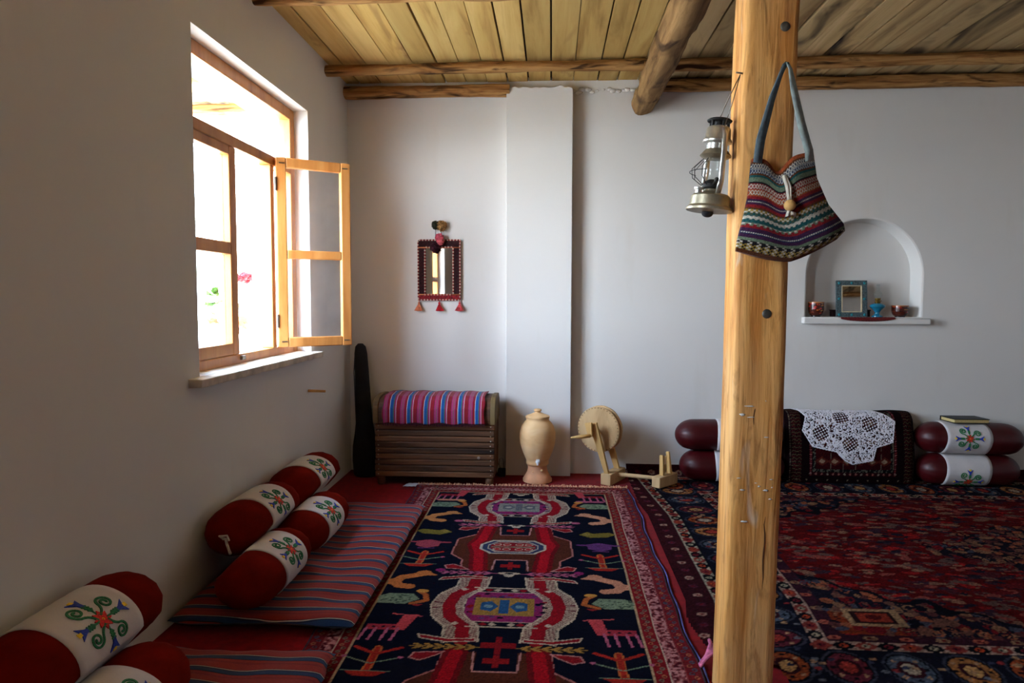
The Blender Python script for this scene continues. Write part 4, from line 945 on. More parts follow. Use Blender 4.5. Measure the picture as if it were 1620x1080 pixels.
# cloth over the lid
BR = (132, 26, 38); BB = (30, 76, 130); PK = (150, 50, 90); GR = (84, 96, 82); WH = (206, 206, 206); DK = (70, 24, 44)
sc_ = [(0, (126, 26, 36)), (.16, BR), (.20, DK), (.22, PK), (.34, GR), (.37, PK), (.46, DK), (.48, BR), (.53, (120, 24, 34)), (.60, WH), (.625, BB), (.80, GR), (.85, DK), (.87, PK), (.955, WH), (.97, BR)]
M_cloth = stripes('striped_cloth', 0, .108, sc_, .02, .004)
t = thing('striped_cloth', 'pink, blue and red striped cloth draped over the chest lid', 'cloth', ((CHX0+CHX1)/2, 0, 0))
path = [(CHY1-.06, zt+.172), (CHY0+.17, zt+.180), (CHY0+.055, zt+.170), (CHY0+.010, zt+.145), (CHY0-.018, zt+.10), (CHY0-.022, zt+.05), (CHY0-.019, zt+.008)]
nx = 90; x0, x1 = -.325, .322
PT = []
for k in range(len(path)-1):
    for q in range(6): f_ = q/6; PT.append((path[k][0]*(1-f_)+path[k+1][0]*f_, path[k][1]*(1-f_)+path[k+1][1]*f_))
PT.append(path[-1])
P = np.zeros((len(PT), nx, 3))
for j, (y, z) in enumerate(PT):
    for i in range(nx):
        u = x0+(x1-x0)*i/(nx-1); k = j/len(PT); P[j, i] = (u+.004*math.sin(j*.4)*(1 if i in (0, nx-1) else .6), y-.003*abs(math.sin(u*26))*k, z+.003*math.sin(u*40)+(.006*mnoise.noise(Vector((u*12, 0, 0)))*k))
o = grid_obj('weave', P, None, M_cloth, t, thick=.004)
b = MB()
for k in range(120):
    u = x0+(x1-x0)*k/119; b.tube([(u, CHY0-.021, zt+.010), (u+random.uniform(-.003, .003), CHY0-.022, zt-random.uniform(.002, .012))], .0016, 4)
b.build('fringe', plain('cloth_fringe', (70, 24, 40), .9, .4, 60, 0), t, kind='stuff')

# white paper half under the chest, small black box with a wire
b = MB(); P = []
for j in range(7):
    for i in range(13): b.v.append((-.93+i*.014+.02*(j/6), 4.285+j*.012, .004+.008*abs(mnoise.noise(Vector((i*.5, j*.6, 1))))))
b.f = [(j*13+i, j*13+i+1, (j+1)*13+i+1, (j+1)*13+i) for j in range(6) for i in range(12)]; b.m = [0]*len(b.f)
o = b.build('crumpled_paper', plain('paper_white', (190, 190, 194), .9, .05, 20, .2, 60), None, smooth=True); md = o.modifiers.new('solid', 'SOLIDIFY'); md.thickness = .002
tag(o, 'scrap of white paper on the red floor under the chest', 'paper')
t = thing('power_adapter', 'small black adapter with a looped wire between the chest and the wall pillar', 'adapter', (-.325, 4.60, 0))
b = MB(); b.box((0, 0, .025), (.05, .06, .05)); b.build('housing', M_black, t, bevel=.006)
b = MB(); b.tube([(-.005, -.02, .05), (-.018, -.02, .085), (-.012, -.02, .12), (.004, -.02, .13), (.012, -.02, .10), (.016, -.02, .05), (.02, -.025, .02)], .0018, 6); b.build('wire', M_black, t, smooth=True)

# ------------------------------------------------------------------ black instrument bag in the corner
t = thing('instrument_bag', 'tall narrow black padded instrument bag leaning in the corner', 'bag', (-1.235, 4.565, 0))
b = MB(); secs = [(0, .075, .06), (.012, .084, .07), (.10, .088, .075), (.20, .082, .072), (.28, .066, .058), (.36, .055, .046), (.55, .050, .040), (.72, .046, .038), (.82, .042, .036), (.865, .034, .030), (.885, .016, .014)]
n_ = 20
for z, a, d in secs:
    dx = -.050*(z/.885); dy = .055*(z/.885)
    for j in range(n_):
        q = 2*PI*j/n_; b.v.append((a*math.copysign(abs(math.cos(q))**.8, math.cos(q))+dx, d*math.copysign(abs(math.sin(q))**.8, math.sin(q))+dy, z))
b.f = [(i*n_+j, i*n_+(j+1) % n_, (i+1)*n_+(j+1) % n_, (i+1)*n_+j) for i in range(len(secs)-1) for j in range(n_)]+[tuple(range(n_-1, -1, -1)), tuple(range((len(secs)-1)*n_, len(secs)*n_))]; b.m = [0]*len(b.f)
o = b.build('padded_body', M_black, t, smooth=True)
b = MB(); b.tube([(-.05, -.058, .25), (-.062, -.036, .45), (-.075, -.02, .7), (-.072, .0, .83)], .003, 6); b.build('zip', plain('zip_black', (34, 34, 38), .5, .1, 40, 0), t, smooth=True)
b = MB(); b.tube([(.035, -.055, .30), (.05, -.085, .20), (.052, -.088, .12), (.04, -.080, .05)], .008, 6, flat=.4); b.build('carry_strap', M_black, t, smooth=True)

# ------------------------------------------------------------------ clay water jar
M_clay = wood('fired_clay', [(0.25, (200, 150, 100)), (0.5, (222, 178, 126)), (0.75, (230, 194, 146))], (4, 4, 9), .75, False, .12, 0, .2)
M_clay2 = plain('fired_clay_rose', (204, 146, 106), .8, .08, 14, .15, 80)
t = thing('clay_jar', 'lidded clay water jar with a white tap standing before the pillar', 'jar', (-.083, 4.478, 0)); t.scale = (1, 1, .935)
b = MB(); b.lathe([(.080, 0), (.094, .006), (.095, .022), (.080, .048), (.066, .075), (.062, .10), (.064, .12)], 40); b.build('pedestal', M_clay2, t, smooth=True, auto=50)
b = MB(); b.lathe([(.063, .118), (.073, .128), (.074, .140), (.071, .148), (.080, .170), (.098, .215), (.112, .265), (.117, .31), (.115, .35), (.104, .392), (.088, .418), (.076, .430), (.073, .440), (.077, .450), (.079, .456), (.074, .459), (.070, .452)], 48); b.build('body', M_clay, t, smooth=True, auto=60)
b = MB(); b.lathe([(.078, .457), (.076, .463), (.050, .472), (.030, .482), (.020, .486), (.018, .492), (.026, .500), (.022, .509), (.004, .512)], 40); b.build('lid', M_clay, t, smooth=True, auto=50)
M_ceramic = plain('white_plastic', (232, 232, 228), .4, .03, 30, 0)
ps = MB(); ps.lathe([(.014, 0), (.015, .008), (.010, .014), (.010, .03), (.006, .032)], 16, Matrix.Translation((.004, -.072, .158)) @ Matrix.Rotation(PI/2, 4, 'X')); ps.tube([(.004, -.098, .162), (.004, -.100, .140)], [.009, .007], 10); ps.box((.004, -.096, .172), (.022, .008, .014)); ps.build('tap', M_ceramic, t, smooth=True, auto=40)
for (ax, az, r_) in ((-.028, .085, .006), (.028, .092, .010)):
    b = MB(); yy_ = -math.sqrt(max(.064**2-ax**2, 0)); b.ball((ax, yy_, az), r_, 10, 7, sc=(1, .7, .8)); b.build('clay_stub', M_clay, t, smooth=True)

# ------------------------------------------------------------------ spinning wheel
M_sw = wood('wheel_wood', [(0.25, (150, 116, 76)), (0.5, (190, 156, 112)), (0.75, (204, 172, 128))], (9, 9, 2.5), .8, True, .3, .08, .15)
M_sw2 = wood('wheel_bare_wood', [(0.25, (176, 130, 74)), (0.5, (208, 166, 104)), (0.8, (190, 146, 86))], (12, 12, 2), .8, True, .3, .08, .15)
ad = Vector((-.5, -.866, 0)); 
t = thing('spinning_wheel', 'old wooden spinning wheel with solid disc on the floor by the wall', 'spinning wheel', (.42, 4.53, 0))
O_ = Vector((.42, 4.53, 0))
def W(p): return Vector(p)-O_
def beam_between(name, a, c_, wd, h, mat, bv=.006):
    a, c_ = Vector(a), Vector(c_); d = c_-a; L_ = d.length; b = MB(); b.box((0, 0, 0), (L_, wd, h)); o = b.build(name, mat, t, bevel=bv)
    o.rotation_euler = d.to_track_quat('X', 'Z').to_euler(); o.location = W((a+c_)/2); return o
beam_between('base_block', (.353, 4.404, .037), (.472, 4.612, .037), .070, .074, M_sw)
beam_between('base_block', (.655, 4.300, .053), (.790, 4.440, .053), .062, .070, M_sw)
b = MB(); b.tube([W((.41, 4.51, .050)), W((.70, 4.365, .062))], [.014, .012], 10); b.build('tie_rod', M_sw, t, smooth=True, auto=40)
wc = Vector((.318, 4.505, .345)); axq = ad.to_track_quat('Z', 'Y').to_matrix().to_4x4()
def disc(name, off, r, th, seed, mat):
    b = MB(); n_ = 48; M_ = Matrix.Translation(W(wc+ad*off)) @ axq
    pr = [(0.0, -th/2), (.6, -th/2), (.97, -th/2), (1, -th/2+.003), (1, th/2-.003), (.97, th/2), (.6, th/2), (0.0, th/2)]
    for q, z in pr:
        for j in range(n_):
            a = 2*PI*j/n_; rr = max(q*r, .002)*(1+.016*mnoise.noise(Vector((math.cos(a)*3+seed, math.sin(a)*3, 0)))); b.v.append(M_ @ Vector((rr*math.cos(a), rr*math.sin(a), z)))
    b.f = [(i*n_+j, i*n_+(j+1) % n_, (i+1)*n_+(j+1) % n_, (i+1)*n_+j) for i in range(len(pr)-1) for j in range(n_)]; b.m = [0]*len(b.f)
    return b.build(name, mat, t, smooth=True, auto=35)
disc('wheel_disc', .012, .148, .016, 1, M_sw); disc('wheel_disc', -.028, .150, .020, 3, M_sw)
b = MB(); 
for k in range(40):
    a = 2*PI*k/40; p = W(wc) + axq.to_3x3() @ Vector((.141*math.cos(a), .141*math.sin(a), .021)); b.ball(p, .0035, 6, 4)
b.build('rim_stitch', plain('hide_lacing', (110, 84, 58), .9, .2, 30, 0), t, kind='stuff')
def board(name, a, c_, w0, w1, th, mat, face=ad):
    a, c_ = W(a), W(c_); d = (c_-a).normalized(); n_ = face.normalized(); sd_ = d.cross(n_).normalized(); n_ = sd_.cross(d)
    vs = [a+sd_*s*w0/2+n_*q*th/2 for s in (-1, 1) for q in (-1, 1)]+[c_+sd_*s*w1/2+n_*q*th/2 for s in (-1, 1) for q in (-1, 1)]
    b = MB(); b.add(vs, [(0, 1, 3, 2), (4, 6, 7, 5), (0, 4, 5, 1), (2, 3, 7, 6), (0, 2, 6, 4), (1, 5, 7, 3)]); return b.build(name, mat, t, bevel=.003)
board('upright', (.369, 4.43, .055), (.272, 4.415, .40), .028, .055, .020, M_sw2); board('upright', (.447, 4.568, .055), (.36, 4.58, .36), .035, .055, .018, M_sw2)
b = MB(); b.tube([W(wc+ad*.12), W(wc-ad*.10)], .010, 10); b.build('axle', M_sw2, t, smooth=True, auto=40)
board('crank_arm', wc+ad*.125+Vector((.0, 0, -.03)), wc+ad*.125+Vector((-.015, 0, .06)), .03, .05, .018, M_sw2)
b = MB(); p0 = wc+ad*.13+Vector((0, 0, -.022)); b.tube([W(p0), W(p0+Vector((-.06, -.02, -.004))), W(p0+Vector((-.125, -.03, -.008)))], [.012, .013, .004], 10); b.build('handle', M_sw2, t, smooth=True)
board('spindle_post', (.700, 4.345, .08), (.697, 4.347, .215), .030, .026, .014, M_sw2, Vector((.7, .7, 0))); board('spindle_post', (.760, 4.405, .08), (.745, 4.410, .225), .032, .024, .014, M_sw2, Vector((.7, .7, 0)))
for k in range(3):
    b = MB(); b.tube([W((.712+k*.012, 4.358+k*.012, .08)), W((.714+k*.009, 4.36+k*.012, .205))], .003, 6); b.build('spindle_peg', M_sw2, t, smooth=True)

# ------------------------------------------------------------------ peg in the left wall
t = thing('wooden_peg', 'short pale wooden peg sticking out of the left wall', 'peg', (XL, 3.87, .664))
b = MB(); b.tube([(-.02, 0, 0), (.03, -.003, .0), (.10, -.006, -.001)], [.0085, .008, .007], 10); b.build('dowel', M_sw2, t, smooth=True, auto=40)

# ------------------------------------------------------------------ hanging mirror with pompoms and tassels
t = thing('hanging_mirror', 'small mirror in dark beaded textile frame with pompoms and tassels', 'mirror', (-.757, YB, 1.18))
mw, mh, fw = .284, .402, .046
M_vel = plain('dark_beaded_velvet', (38, 12, 14), .9, .6, 120, .4, 160)
M_mirror = plain('mirror_silver', (225, 228, 228), .02, .0, 5, 0, metal=1.0)
def mbox(name, x0, x1, z0, z1, d0, d1, mat, bv=.003):
    b = MB(); b.box(((x0+x1)/2, -(d0+d1)/2, (z0+z1)/2), (x1-x0, d1-d0, z1-z0)); return b.build(name, mat, t, bevel=bv)
mbox('backing', -mw/2, mw/2, 0, mh, 0.0, .008, M_vel)
mbox('frame_side', -mw/2, -mw/2+fw, .036, mh-.05, .006, .020, M_vel); mbox('frame_side', mw/2-fw, mw/2, .036, mh-.05, .006, .020, M_vel)
mbox('frame_top', -mw/2, mw/2, mh-.048, mh, .006, .021, M_vel); mbox('frame_bottom', -mw/2, mw/2, 0, .036, .006, .021, plain('red_beaded_velvet', (110, 24, 30), .9, .4, 120, .4, 160))
mbox('mirror_glass', -mw/2+fw-.004, mw/2-fw+.004, .034, mh-.047, .008, .011, M_mirror, 0)
M_rope = [plain('cord_cream', (206, 180, 160), .9, .1, 60, 0), plain('cord_red', (130, 40, 44), .9, .1, 60, 0), plain('cord_orange', (200, 120, 80), .9, .1, 60, 0)]
def rope(name, x0, x1, z0, z1, step, y):
    b = MB(); pts = []
    n1 = int((x1-x0)/step); n2 = int((z1-z0)/step)
    for k in range(n1): pts += [(x0+(x1-x0)*k/n1, z0), (x0+(x1-x0)*(k+1)/n1, z1)]
    for k in range(n2): pts += [(x0, z0+(z1-z0)*k/n2), (x1, z0+(z1-z0)*(k+1)/n2)]
    for i, (px, pz) in enumerate(pts): b.ball((px, y, pz), (.0062), 7, 5, mi=(i//2) % 2)
    return b.build(name, M_rope[:2], t, smooth=True, kind='stuff')
rope('twisted_cord', -mw/2, mw/2, 0, mh, .0105, -.019); rope('twisted_cord', -mw/2+fw, mw/2-fw, .036, mh-.048, .0105, -.020)
for zz in (mh-.050, .036): 
    b = MB(); b.tube([(-mw/2, -.021, zz), (mw/2, -.021, zz)], .004, 6); b.build('orange_cord', M_rope[2], t, smooth=True)
def pom(name, x, z, r, cc, y=-.03):
    b = MB(); cen = Vector((x, y, z)); b.ball(cen, r*.8, 12, 8, jit=.1)
    for k in range(170):
        u = random.uniform(-1, 1); a = random.uniform(0, 2*PI); q = math.sqrt(1-u*u); d = Vector((q*math.cos(a), q*math.sin(a), u)); b.tube([cen+d*r*.6, cen+d*r*random.uniform(.9, 1.08)], [.0035, .0022], 4)
    return b.build(name, plain(name+'_wool_%d' % cc[0], cc, .95, .2, 60, 0), t, kind='stuff')
pom('pompom', -.020, mh+.098, .030, (40, 40, 26)); pom('pompom', .020, mh+.094, .038, (150, 112, 66)); pom('pompom', .008, mh+.015, .030, (196, 84, 100), -.045); pom('pompom', .014, mh-.012, .026, (200, 100, 106), -.045); pom('pompom', -.024, mh-.052, .036, (56, 14, 26), -.045)
b = MB(); b.tube([(-.025, -.02, mh-.03), (-.022, -.015, mh+.09)], .002, 5); b.tube([(.03, -.02, mh), (.0, -.01, mh+.10)], .002, 5); b.build('hanging_cord', M_black, t)
for xx, cc in ((-mw/2+.003, (206, 124, 92)), (0, (190, 34, 44)), (mw/2-.004, (204, 76, 80))):
    mt = plain('tassel_%d_%d' % (cc[0], cc[1]), cc, .95, .2, 60, 0)
    b = MB(); b.tube([(xx, -.012, .004), (xx, -.014, -.022)], .003, 6); b.ball((xx, -.016, -.022), .008, 8, 6)
    for k in range(60):
        a = random.uniform(0, 2*PI); q = random.uniform(.3, 1); b.tube([(xx, -.016, -.024), (xx+.022*q*math.cos(a)*.8, -.018-.010*q*(1+math.sin(a)), -.05), (xx+.034*q*math.cos(a), -.018-.012*q*(1+math.sin(a)), -.078+.006*q)], [.003, .0028, .0022], 4)
    b.build('tassel', mt, t)

# ------------------------------------------------------------------ niche: cups, small mirror, oil lamp, mat, box
NZ = 1.0715
M_lac = attr_mat('painted_lacquer', .25, 0, 100, 0, .6)
def cup(label, x, y, r, h):
    c = Canvas(0, 1, 0, 1, .01, (70, 26, 16))
    for k in range(46): c.ell(random.random(), random.uniform(.25, .95), .03, .05, random.choice([(190, 60, 30), (176, 30, 26), (210, 130, 50), (110, 40, 20), (40, 16, 12), (220, 160, 90)]), random.uniform(0, 3), ring=random.choice([0, .4]))
    c.box(0, 1, .93, 1, (180, 110, 60)); c.box(0, 1, 0, .14, (34, 14, 10))
    t = thing('lacquer_cup', label, 'cup', (x, y, NZ))
    pr = [(.55, 0), (.60, .04), (.58, .10), (.72, .16), (.90, .30), (.98, .5), (1.0, .8), (1.0, 1.0)]; n_ = 100; m_ = 60; P = np.zeros((m_+1, n_+1, 3)); Cc = np.zeros((m_+1, n_+1, 3))
    for j in range(m_+1):
        v = j/m_; rr = np.interp(v, [p[1] for p in pr], [p[0] for p in pr])*r
        for i in range(n_+1): a = 2*PI*i/n_; P[j, i] = (rr*math.cos(a), rr*math.sin(a), v*h); Cc[j, i] = c.C[min(int(v*100), 100), min(int(i*100/n_), 100)]
    o = grid_obj('bowl', P, Cc, M_lac, t, thick=.003)
    b = MB(); b.lathe([(.001, .004), (r*.55, .004)], 24, cap=False); b.build('base_disc', plain('lacquer_dark', (34, 14, 10), .4, .1, 20, 0), t); return t
cup('taller dark red painted lacquer cup at the bag side of the niche', 1.758, 4.735, .050, .102); cup('squat brown painted lacquer cup beside the blue lamp', 2.302, 4.735, .052, .080)
t = thing('standing_mirror', 'small mirror with blue-green mosaic frame leaning in the niche', 'mirror', (1.985, 4.722, NZ)); t.rotation_euler = (-.10, 0, -.06)
M_mos = plain('mosaic_frame', (62, 74, 76), .6, .5, 160, .3, 200); fw = .036; w2, h2 = .196, .245
for nm, a, bb, e, g2 in (('frame_side', -w2/2, -w2/2+fw, 0, h2), ('frame_side', w2/2-fw, w2/2, 0, h2), ('frame_rail', -w2/2+fw, w2/2-fw, 0, fw), ('frame_rail', -w2/2+fw, w2/2-fw, h2-fw, h2)):
    b = MB(); b.box(((a+bb)/2, 0, (e+g2)/2), (bb-a, .016, g2-e)); b.build(nm, M_mos, t, bevel=.002)
b = MB(); b.box((0, 0, h2/2), (w2-2*fw, .008, h2-2*fw)); b.build('mirror_glass', M_mirror, t)
for nm, a, bb, e, g2 in (('gilt_edge', -w2/2+fw-.003, -w2/2+fw+.003, fw, h2-fw), ('gilt_edge', w2/2-fw-.003, w2/2-fw+.003, fw, h2-fw), ('gilt_edge', -w2/2+fw, w2/2-fw, fw-.003, fw+.003), ('gilt_edge', -w2/2+fw, w2/2-fw, h2-fw-.003, h2-fw+.003)):
    b = MB(); b.box(((a+bb)/2, -.007, (e+g2)/2), (bb-a, .006, g2-e)); b.build(nm, plain('gilt_edge', (176, 160, 130), .5, .1, 30, 0), t)
M_turq = plain('turquoise_stone', (40, 120, 130), .3, .2, 60, 0)
for xx in (-w2/2+fw/2, 0, w2/2-fw/2):
    for zz in (fw/2, h2/2, h2-fw/2):
        if xx == 0 and zz == h2/2: continue
        b = MB(); b.ball((xx, -.008, zz), .009, 10, 6, sc=(1, .4, 1)); b.build('stone', M_turq, t, smooth=True)
t = thing('oil_lamp', 'blue glazed oil lamp with clear glass chimney in the niche', 'lamp', (2.150, 4.722, NZ+.004))
M_blue = plain('blue_glaze', (20, 110, 140), .15, .1, 20, 0, spec=.7); M_brass = plain('brass', (150, 124, 62), .35, .1, 30, 0, metal=.9)
M_clear = glass('chimney_glass', (.95, .97, .97))
b = MB(); b.lathe([(.034, 0), (.034, .006), (.020, .014), (.014, .026), (.018, .036), (.036, .056), (.048, .068), (.046, .078), (.028, .088), (.016, .090)], 32); b.build('font', M_blue, t, smooth=True, auto=50)
b = MB(); b.lathe([(.014, .089), (.017, .092), (.019, .102), (.015, .108), (.018, .114), (.019, .122), (.015, .124)], 24); b.tube([(.017, 0, .105), (.026, 0, .105)], .003, 8); b.build('burner', M_brass, t, smooth=True, auto=40)
b = MB(); b.lathe([(.015, .123), (.024, .136), (.027, .146), (.022, .158), (.012, .168), (.0095, .178), (.0085, .205), (.010, .214)], 24, cap=False); o = b.build('chimney', M_clear, t, smooth=True); md = o.modifiers.new('s', 'SOLIDIFY'); md.thickness = .0015
b = MB(); P = []
xs_ = np.linspace(1.89, 2.235, 36)
for i, xx in enumerate(xs_):
    q = math.sqrt(max(0, 1-((xx-2.062)/.178)**2)); 
    for j, yy_ in enumerate((4.70, 4.66, 4.652-.004*q, 4.649)):
        z = NZ+.003 if yy_ > 4.655 else NZ+.002-(.004+.022*q)*(0 if j < 2 else (j-1)/2)
        b.v.append((xx, yy_, z+.0006*(i % 2)))
b.f = [(i*4+j, i*4+j+1, (i+1)*4+j+1, (i+1)*4+j) for i in range(35) for j in range(3)]; b.m = [0]*len(b.f)
o = b.build('shelf_mat', plain('maroon_knit', (92, 26, 26), .95, .3, 120, .3, 200), None, smooth=True); md = o.modifiers.new('s', 'SOLIDIFY'); md.thickness = .003
tag(o, 'small maroon knitted mat hanging over the niche shelf edge', 'mat')
t = thing('trinket_box', 'low dark red box behind the mosaic mirror in the niche', 'box', (2.0, 4.785, NZ)); b = MB(); b.box((0, 0, .021), (.245, .05, .042)); b.build('box_body', plain('dark_box', (46, 16, 18), .6, .2, 30, .1, 80), t, bevel=.003); b = MB(); b.box((0, 0, .046), (.25, .055, .008)); b.build('box_lid', MATS['dark_box'], t, bevel=.002)

# ------------------------------------------------------------------ lantern on the post
t = thing('hurricane_lantern', 'grey metal hurricane lantern hung by wire from the timber post', 'lantern', (.458, 2.078, 1.452)); t.rotation_euler = (Matrix.Rotation(.10, 3, 'Y') @ Matrix.Rotation(-1.30, 3, 'Z')).to_euler()
M_tin = plain('aged_tin', (150, 142, 120), .42, .14, 25, .1, 60, metal=.75); M_tin2 = plain('bright_tin', (190, 188, 180), .3, .1, 25, .05, 60, metal=.85); M_tind = plain('sooty_tin', (40, 38, 36), .6, .2, 25, 0, metal=.5)
b = MB(); b.lathe([(.030, -.002), (.066, .0), (.067, .006), (.058, .014), (.056, .040), (.050, .046), (.030, .050), (.022, .056), (.020, .066)], 40); b.build('tank', M_tin, t, smooth=True, auto=40)
b = MB(); b.ball((-.008, 0, -.006), .017, 14, 8, sc=(1, 1, .7)); b.build('rubber_foot', M_black, t, smooth=True)
b = MB(); b.lathe([(.010, .046), (.010, .056), (.014, .057), (.014, .062), (.004, .064)], 14, Matrix.Translation((.004, -.042, 0))); b.build('filler_cap', M_tin2, t, smooth=True, auto=40)
b = MB(); b.lathe([(.022, .062), (.028, .066), (.030, .076), (.022, .084), (.012, .090)], 24); b.tube([(.02, -.01, .072), (.06, -.02, .080)], .0025, 6); b.ball((.062, -.02, .08), .007, 8, 5); b.build('burner', M_tind, t, smooth=True, auto=40)
b = MB(); b.lathe([(.019, .084), (.024, .10), (.024, .135), (.017, .165), (.016, .172)], 24, cap=False); o = b.build('globe', M_clear, t, smooth=True); md = o.modifiers.new('s', 'SOLIDIFY'); md.thickness = .0015
for sx_ in (-1, 1):
    b = MB(); b.tube([(sx_*.040, 0, .044), (sx_*.050, 0, .08), (sx_*.047, 0, .17), (sx_*.044, 0, .212), (sx_*.034, 0, .232)], .0085, 10, flat=.62); b.build('air_tube', M_tin2, t, smooth=True)
b = MB(); b.lathe([(.010, .150), (.038, .152), (.045, .158), (.036, .170), (.030, .176)], 32); b.build('globe_plate', M_tin, t, smooth=True, auto=40)
b = MB(); b.lathe([(.026, .174), (.027, .192), (.041, .196), (.042, .200), (.036, .208), (.035, .232), (.030, .240), (.020, .243)], 32); b.build('chimney', M_tin2, t, smooth=True, auto=40)
b = MB(); b.lathe([(.012, .242), (.013, .256), (.034, .256), (.036, .259), (.030, .263), (.004, .267)], 32)
for k in range(5): a = k*1.257; b.tube([(.026*math.cos(a), .026*math.sin(a), .240), (.026*math.cos(a), .026*math.sin(a), .258)], .004, 6)
b.build('hood', M_tind, t, smooth=True, auto=40)
for k in range(4):
    a = 3.75+k*.5; b = MB(); b.tube([(.030*math.cos(a), .030*math.sin(a), .072), (.058*math.cos(a), .058*math.sin(a), .092), (.062*math.cos(a), .062*math.sin(a), .118), (.036*math.cos(a), .036*math.sin(a), .146)], .0011, 5); b.build('guard_wire', M_tind, t, smooth=True)
b = MB(); pts = [(.068*math.cos(a), .068*math.sin(a), .108) for a in np.linspace(3.5, 5.5, 14)]; b.tube(pts, .0011, 5); b.build('guard_wire', M_tind, t, smooth=True)
# bail wire up to a nail (in lantern space)
bpy.context.view_layer.update()
Mi = t.matrix_world.inverted(); nailp = Vector((.524, 2.02, 1.822))
b = MB(); b.tube([(-.030, 0, .232), Mi @ Vector((.497, 2.04, 1.76)), Mi @ nailp], .0014, 6); b.tube([(.030, 0, .232), Mi @ Vector((.512, 2.04, 1.76)), Mi @ nailp], .0014, 6); b.build('bail_wire', M_metal, t, smooth=True)
tp = bpy.data.objects['timber_post']
b = MB(); b.tube([(-.06, -.055, 1.822), (-.095, -.058, 1.826)], .0025, 6); b.build('nail', M_metal, tp, smooth=True)
b = MB(); b.tube([(.03, -.06, 1.832), (.03, -.098, 1.838)], .003, 6); b.build('nail', M_metal, tp, smooth=True)

# ------------------------------------------------------------------ woven shoulder bag on the post
BC = dict(o=(176, 84, 40), r=(150, 34, 40), n=(40, 52, 84), p=(72, 36, 72), g=(120, 138, 112), t=(34, 92, 92), w=(216, 206, 188), y=(176, 146, 60), k=(34, 30, 34), d=(110, 60, 30), e=(86, 96, 70))
nu, nv = 150, 170
Cb = np.zeros((nv+1, nu+1, 3))
rows = [(.00, .04, 'd'), (.04, .10, 'y'), (.10, .13, 'k'), (.13, .16, 'g'), (.16, .20, 'p'), (.20, .225, 'n'), (.225, .26, 'p'), (.26, .285, 'r'), (.285, .32, 'g'), (.32, .36, 't'), (.36, .39, 'w'), (.39, .43, 'e'), (.43, .46, 'y'), (.46, .48, 'd'), (.48, .51, 'r'), (.51, .53, 'p'), (.53, .55, 'n'), (.55, .57, 'p'), (.57, .60, 'r'), (.60, .67, 'o'), (.67, .73, 'r'), (.73, .75, 'k'), (.75, .80, 'g'), (.80, .82, 't'), (.82, .84, 'd'), (.84, .94, 'n'), (.94, .96, 'd'), (.96, 1.01, 'o')]
for j in range(nv+1):
    v = j/nv
    for a, bb, k in rows:
        if a <= v < bb: Cb[j, :] = BC[k]
    for i in range(nu+1):
        u = i/nu
        if .04 <= v < .13 and (i//3+j//3) % 2: Cb[j, i] = BC['k'] if (i//6) % 2 else BC['w']
        if .30 <= v < .46 and (i//4+int(v*50)) % 2: Cb[j, i] = BC['t'] if (j//6) % 2 else BC['w']
        if .285 <= v < .305 and (i//5) % 2: Cb[j, i] = BC['r']
        if v in () : pass
        if abs(v-.2125) < .006 or abs(v-.54) < .006: Cb[j, i] = BC['w'] if i % 3 else BC['n']
        for (v0, cw_, bgc) in ((.635, 'w', 'o'), (.70, 'w', 'r'), (.865, 'w', 'p'), (.915, 'w', 'n')):
            x_ = ((u*26+(.5 if v0 in (.70, .915) else 0)) % 1)-.5; y_ = (v-v0)/.028
            if abs(y_) < 1 and abs(abs(x_)*2-abs(y_)) < .30: Cb[j, i] = BC[cw_] if v0 not in (.865,) or i % 2 else (150, 170, 190)
Cb = np.clip(Cb*(1+.12*NP.randn(nv+1, nu+1, 1)), 4, 250)
t = thing('shoulder_bag', 'striped woven shoulder bag with grey strap hanging on the timber post', 'bag', (.636, 1.985, 1.30))
def bagp(u, v, front):
    lx = np.interp(v, [0, .12, .35, .6, 1], [-.122, -.118, -.104, -.092, -.084]); rx = np.interp(v, [0, .10, .18, .4, .7, 1], [.150, .172, .168, .125, .092, .080])
    x = lx+(rx-lx)*u; zb_ = .030-.062*math.sin(PI*min(u/.85, 1)*.5)*0+(-.030*math.sin(PI*u*.9))+.040*max(0, u-.55)/.45; zt_ = .278+.018*u-.036*math.exp(-((u-.44)/.16)**2)+.010*abs(u-.5)
    z = zb_+(zt_-zb_)*v; e = (1-abs(2*u-1)**4)*(1-abs(2*v-1)**6)
    puff = .030*e*(1.15-.6*v)+.006*math.sin(u*9+v*3)*e
    back = .010
    y = -puff-.004 if front else back
    if front and v > .8: y += .012*(v-.8)/.2*math.exp(-((u-.44)/.14)**2)
    return (x, y, z)
Pf = np.array([[bagp(i/nu, j/nv, True) for i in range(nu+1)] for j in range(nv+1)]); Pb = np.array([[bagp(i/nu, j/nv, False) for i in range(nu+1)] for j in range(nv+1)])
M_bag = attr_mat('bag_weave', .95, .5, 420, .1, .05)
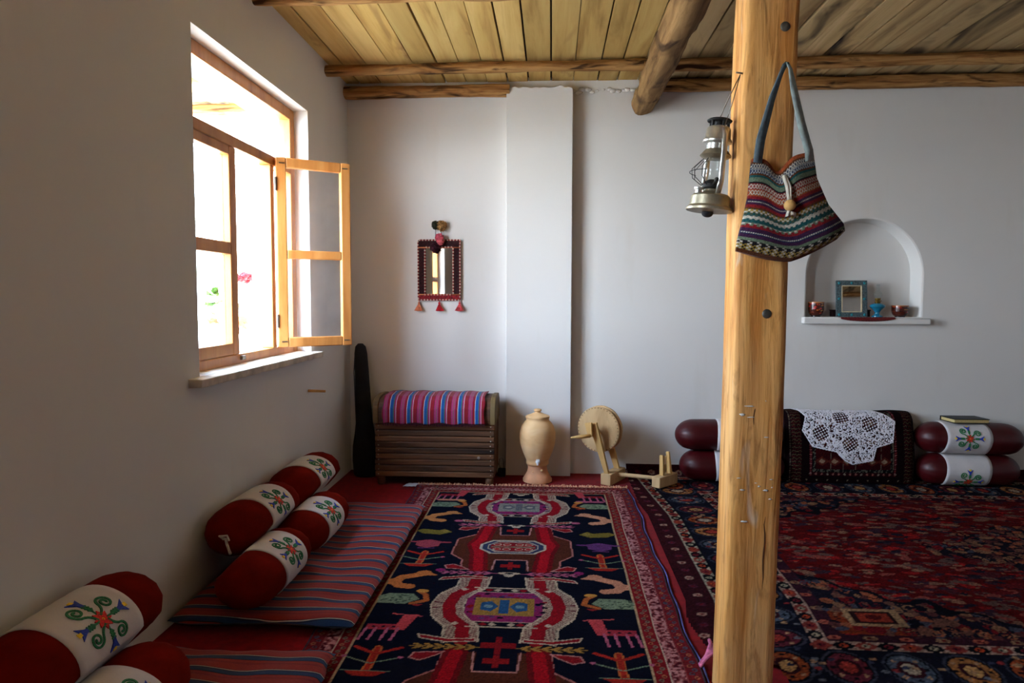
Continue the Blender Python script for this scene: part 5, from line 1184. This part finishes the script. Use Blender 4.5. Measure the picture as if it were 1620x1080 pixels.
# one closed pouch: front, then back, welded along the sides and bottom
Pa = np.concatenate([Pf, Pb[:, ::-1], Pf[:, :1]], 1); Ca = np.concatenate([Cb, Cb[:, ::-1], Cb[:, :1]], 1)
grid_obj('pouch', Pa, Ca, M_bag, t, thick=.002, gain=.52)
Pbt = np.stack([Pf[0], Pb[0]], 0); grid_obj('bottom_seam', Pbt, np.stack([Cb[0], Cb[0]], 0), M_bag, t)
M_strap = plain('grey_webbing', (96, 112, 118), .85, .1, 60, .3, 300, spec=.1)
def ribbon_obj(name, pts, wd, nrm, mat, th=.0025):
    pts = [Vector(p) for p in pts]; b = MB(); n_ = len(pts)
    for i, p in enumerate(pts):
        d = (pts[min(i+1, n_-1)]-pts[max(i-1, 0)]).normalized(); nn_ = Vector(nrm[i]) if isinstance(nrm, list) else Vector(nrm); s = d.cross(nn_).normalized(); w_ = wd[i] if hasattr(wd, '__len__') else wd
        b.v += [p-s*w_/2, p+s*w_/2]
    b.f = [(2*i, 2*i+1, 2*i+3, 2*i+2) for i in range(n_-1)]; b.m = [0]*len(b.f); o = b.build(name, mat, t, smooth=True); md = o.modifiers.new('s', 'SOLIDIFY'); md.thickness = th; md.offset = 0; return o
ribbon_obj('strap', [(-.072, -.012, .270), (-.066, -.014, .33), (-.040, -.020, .44), (-.018, -.020, .505), (-.008, -.016, .528), (.000, -.014, .538)], [.026, .026, .024, .020, .014, .012], [(.3, -1, 0), (.3, -1, 0), (.6, -.8, 0), (.8, -.6, 0), (.6, -.6, .4), (.2, -.5, .8)], M_strap)
ribbon_obj('strap', [(.000, -.014, .538), (.008, -.016, .520), (.018, -.022, .46), (.040, -.022, .37), (.064, -.016, .30), (.068, -.010, .275)], [.012, .016, .022, .025, .024, .024], [(.2, -.5, .8), (.5, -.7, .3), (.4, -1, 0), (.3, -1, 0), (.2, -1, 0), (.2, -1, 0)], MATS.get('strap_light') or plain('strap_light', (150, 164, 160), .85, .1, 60, .3, 300, spec=.1))
M_tie = plain('tie_cord', (206, 200, 184), .9, .08, 40, .2, 200)
b = MB(); b.tube([(-.004, -.024, .232), (.002, -.036, .200), (.006, -.040, .165)], .005, 7); b.tube([(.000, -.022, .234), (.010, -.036, .200), (.010, -.040, .165)], .004, 7); b.tube([(.008, -.040, .14), (.0, -.046, .118), (.012, -.044, .128), (.022, -.040, .126)], .006, 7); b.build('tie_cord', M_tie, t, smooth=True)
b = MB(); b.ball((.008, -.042, .150), .0155, 18, 12); b.build('wooden_bead', M_sw2, t, smooth=True)
